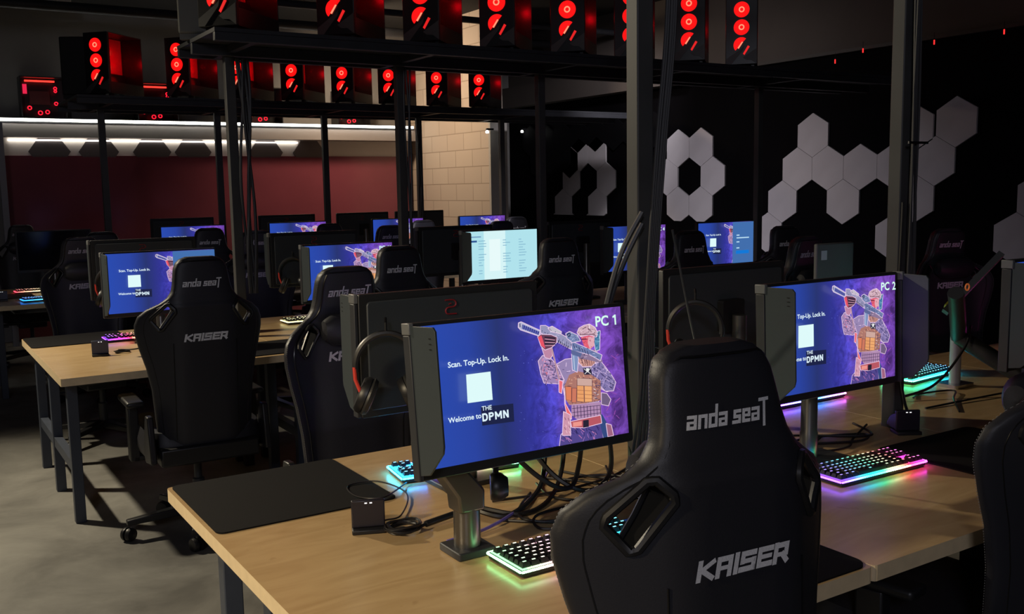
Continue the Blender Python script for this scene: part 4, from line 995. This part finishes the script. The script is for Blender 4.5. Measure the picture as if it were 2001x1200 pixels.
# ------------------------------------------------------------------ cables
def cable(pts,r,label,grp,m_=None,cat='cable',n=8):
    o=MB().tube(smooth_path(pts,n),r,6).build('cable',m_ or cablem,smooth=True); tag(o,label,cat,grp); return o
rnd=random.Random(11)
LA='thin black cable in the tangle on the desk below the PC 1 screen'; GA='tangled cables below the PC 1 screen'
Z0=.754
def flat(pts,z=Z0): return [(x,y,z+.004*((i*7)%3)) for i,(x,y) in enumerate(pts)]
T1=[[(1.40,2.12),(1.30,2.02),(1.26,1.93),(1.36,1.88),(1.52,1.93),(1.62,2.05),(1.72,2.2)],
    [(1.22,1.98),(1.30,1.90),(1.42,1.86),(1.55,1.90),(1.68,1.98),(1.8,2.1)],
    [(1.46,2.18),(1.42,2.05),(1.47,1.96),(1.60,1.92),(1.70,1.98),(1.66,2.1),(1.56,2.16),(1.50,2.1)],
    [(1.28,2.12),(1.42,2.08),(1.56,2.07),(1.7,2.12),(1.86,2.2)],
    [(1.50,2.22),(1.56,2.12),(1.60,2.0),(1.66,1.92)],
    [(1.58,2.24),(1.62,2.12),(1.70,2.02),(1.78,1.98)],
    [(1.33,1.83),(1.26,1.87),(1.30,1.94),(1.44,1.97),(1.58,1.96),(1.7,1.9)]]
for p in T1: cable(flat(p),.0036,LA,GA)
T1b=[[(1.20,2.05,.77),(1.28,1.98,.758),(1.40,2.03,.76),(1.52,2.14,.80),(1.56,2.18,.93)],
     [(1.28,2.10,.93),(1.36,2.02,.83),(1.44,2.0,.79),(1.52,2.06,.83),(1.58,2.12,.95)],
     [(1.36,2.14,.95),(1.42,2.04,.82),(1.50,1.99,.775),(1.62,2.05,.80),(1.66,2.12,.93)],
     [(1.16,2.16,.80),(1.17,2.10,.785),(1.20,2.02,.765),(1.26,1.99,.76),(1.38,2.04,.80),(1.44,2.1,.92)],
     [(1.70,2.06,1.1),(1.69,2.08,.95),(1.66,2.0,.80),(1.60,1.95,.757),(1.52,1.90,.755)]]
for p in T1b: cable(p,.0065 if p is not T1b[4] else .0035,'thick black power cable looping down behind the PC 1 screen','thick cables behind the PC 1 screen')
cable(flat([(1.04,1.93),(1.15,1.94),(1.28,2.0),(1.42,2.12),(1.56,2.26)]),.004,'violet grey cable running straight across the desk from the nearest monitor arm','violet cables',cablepur)
cable(flat([(1.62,1.80),(1.40,1.80),(1.37,1.87),(1.46,1.93),(1.62,1.92)]),.0038,'violet grey cable looped on the desk beside the nearest chair','violet cables',cablepur)
cable([(1.16,2.38,.76),(1.05,2.30,.76),(1.00,2.36,.757),(1.02,2.46,.757),(1.10,2.44,.76),(1.12,2.30,.758),(1.03,2.15,.758),(.98,2.14,.757)],.0022,'thin black cable looping from the cyan keyboard to the mouse dock','cyan keyboard cable')
LB='thin dark cable lying tangled on the desk right of the nearest chair'; GB='tangled cables below the PC 2 screen'
for p in ([(2.0,1.86),(2.12,1.84),(2.2,1.9),(2.33,1.84),(2.38,1.81)],[(2.0,1.93),(2.2,1.96),(2.4,1.9),(2.55,1.98),(2.72,2.06)],[(2.2,2.12),(2.35,2.02),(2.52,1.93),(2.62,2.0),(2.4,2.06),(2.2,1.99)],[(1.98,1.80),(2.1,1.80),(2.16,1.83),(2.24,1.82)],[(2.3,2.2),(2.45,2.08),(2.58,1.96),(2.66,2.0),(2.70,2.1)],[(1.95,2.0),(2.1,2.04),(2.3,1.97),(2.5,2.06)],[(3.15,2.0),(3.3,2.12),(3.42,2.2),(3.3,2.26),(3.2,2.22)],[(3.1,2.1),(3.35,2.08),(3.6,2.05),(3.8,2.0)]):
    cable(flat(p),.0038,LB,GB)
for p in ([(3.12,2.24,.76),(3.3,2.2,.80),(3.48,2.2,.92),(3.55,2.22,1.0)],[(2.78,1.99,1.5),(2.76,1.98,1.1),(2.79,1.97,.85),(2.84,1.95,.757)]):
    cable(p,.005,'black cable hanging beside the post near the PC 2 screen','hanging cables by the PC 2 post')
cable(flat([(.98,5.42),(1.05,5.36),(1.15,5.40),(1.25,5.34)]),.004,'black cable on the leftmost middle row desk','middle row desk cables')
# bundles running down the posts
def bundle(x,y,z0,z1,n,label,grp,m_,amp=.03,rad=.0045):
    for k in range(n):
        ph=rnd.uniform(0,6); ox=rnd.uniform(-.022,.022); oy=rnd.uniform(-.012,.0)
        P=[(x+ox+amp*math.sin(i*.8+ph)*(.4+.06*i),y+oy-.006*math.cos(i+ph),z0+(z1-z0)*i/8) for i in range(9)]
        cable(P,rad,label,grp,m_,n=5)
for k in range(6):
    e=k*.006; w1=rnd.uniform(-.004,.004)
    cable([(1.755+e,1.985,2.98),(1.762+e,1.975,2.4),(1.750+e+w1,1.972,2.0),(1.715+e+w1,1.968,1.7),(1.690+e,1.966,1.45),(1.672+e,1.968,1.2),(1.650+e*2,1.972,.95),(1.62+e*3,1.98,.762)],.0042,'grey cable in the loose bundle hanging down the big grey post','cables on the big grey post',cabledim)
bundle(2.80,1.975,1.15,2.98,8,'cable strapped flat against the face of the post by the PC 2 screen','cables on the post by the PC 2 screen',cabledim,.008,.0042)
t=empty('cable_tie',(2.80,1.965,1.69)); MB().box(-.05,.05,-.012,-.008,-.004,.004).build('strap',chrome,t); tag(t,'pale cable tie around the cables on the post by the PC 2 screen','cable tie')
bundle(1.72,5.43,1.0,2.30,7,'grey cable hanging beside the leftmost middle row post','cables on the leftmost middle row post',cabledim,.03,.008)
for p in ([(1.665,1.97,1.50),(1.61,1.985,1.40),(1.575,2.0,1.28),(1.55,2.01,1.15)],[(1.67,1.975,1.47),(1.625,1.99,1.38),(1.59,2.01,1.27),(1.57,2.02,1.15)]): cable(p,.007,'thick cable slanting down to the left from the big grey post','slanting cables left of the big grey post',cabledim)
cable([(1.775,1.975,1.45),(1.86,1.98,1.15),(1.93,1.98,.95)],.0035,'thin grey cable slanting down to the right from the big grey post','slanting cable right of the big grey post',cabledim)
bundle(2.72,5.43,.95,2.30,3,'dark cable hanging beside the second middle row post','cables on the second middle row post',cablem,.02,.006)
bundle(4.60,8.88,1.1,2.28,2,'dark cable hanging on the far row post near the block wall','cables on the far row post',cablem,.03,.007)
# rail with hanging red lights on the right
for i,(x,y,z) in enumerate([(7.40,6.05,2.66),(7.40,5.75,2.72),(7.40,5.05,2.70),(7.40,4.45,2.70)]):
    t=empty('indicator_light',(x,y,z)); MB().lathe([(.0,-.02),(.006,-.018),(.006,.018),(.0,.02)],8).build('bulb',glow('indicator_red',(1,.03,.03),1.2),t); MB().tube([(0,0,.02),(0,0,.08)],.002,5).build('wire',plastic,t)
    tag(t,['tiny red indicator light under the grey upper wall, with the longest tail','tiny red indicator light just left of the cable wrapped post','tiny red indicator light just right of the cable wrapped post','tiny red indicator light furthest right','tiny red indicator light over the arch shaped letter'][i],'indicator light','tiny red indicator lights')
# sheets / boxes on the right: pale carton behind the PC 2 screen
t=empty('grey_carton',(3.42,2.78,1.0),R(-4)); MB().box(-.11,.11,-.01,.01,-.02,.31).build('sheet',mat('grey_carton',(.12,.125,.12),.6),t,bevel=.006); MB().box(-.085,-.052,-.0112,-.0102,.24,.28).build('white_label',whitep,t); MB().box(-.05,.05,.011,.05,-.25,.1).build('holder',plastic,t)
tag(t,'upright grey carton with a small white label above the PC 2 screen','carton')

# monitor arm on the right
t=empty('articulated_stand',(3.55,2.28,.75))
MB().prism(rrect(-.06,.06,-.05,.05,.01,3),0,.014,'z').build('base',chrome,t); MB().lathe([(.022,.014),(.022,.22)],16).build('column',mat('arm_pale',(.35,.36,.42),.4),t,smooth=True)
MB().tube([(0,-.01,.20),(-.16,-.10,.36),(-.20,-.12,.40)],.03,10).tube([(0,-.01,.20),(.10,-.22,.06)],.034,10).build('spring_arm',steel_dark,t,smooth=True)
MB().tube([(-.05,.02,.30),(.22,-.04,.52)],.018,4).build('upper_link',mat('link_pale',(.07,.075,.08),.5),t); MB().tube([(-.03,.024,.316),(.01,.015,.35)],.0195,4).build('yellow_tape',yellow,t)
MB().tube([(-.16+.012*math.cos(a),-.14,.42+.012*math.sin(a)) for a in [2*PI*k/14 for k in range(14)]],.003,6,closed=True).build('orange_ring',mat('orange_ring',(.8,.2,.05),.4,emit=(.8,.2,.05),estr=.2),t)
tag(t,'angled dark monitor arm with yellow tape on the front desk, far right','monitor arm')
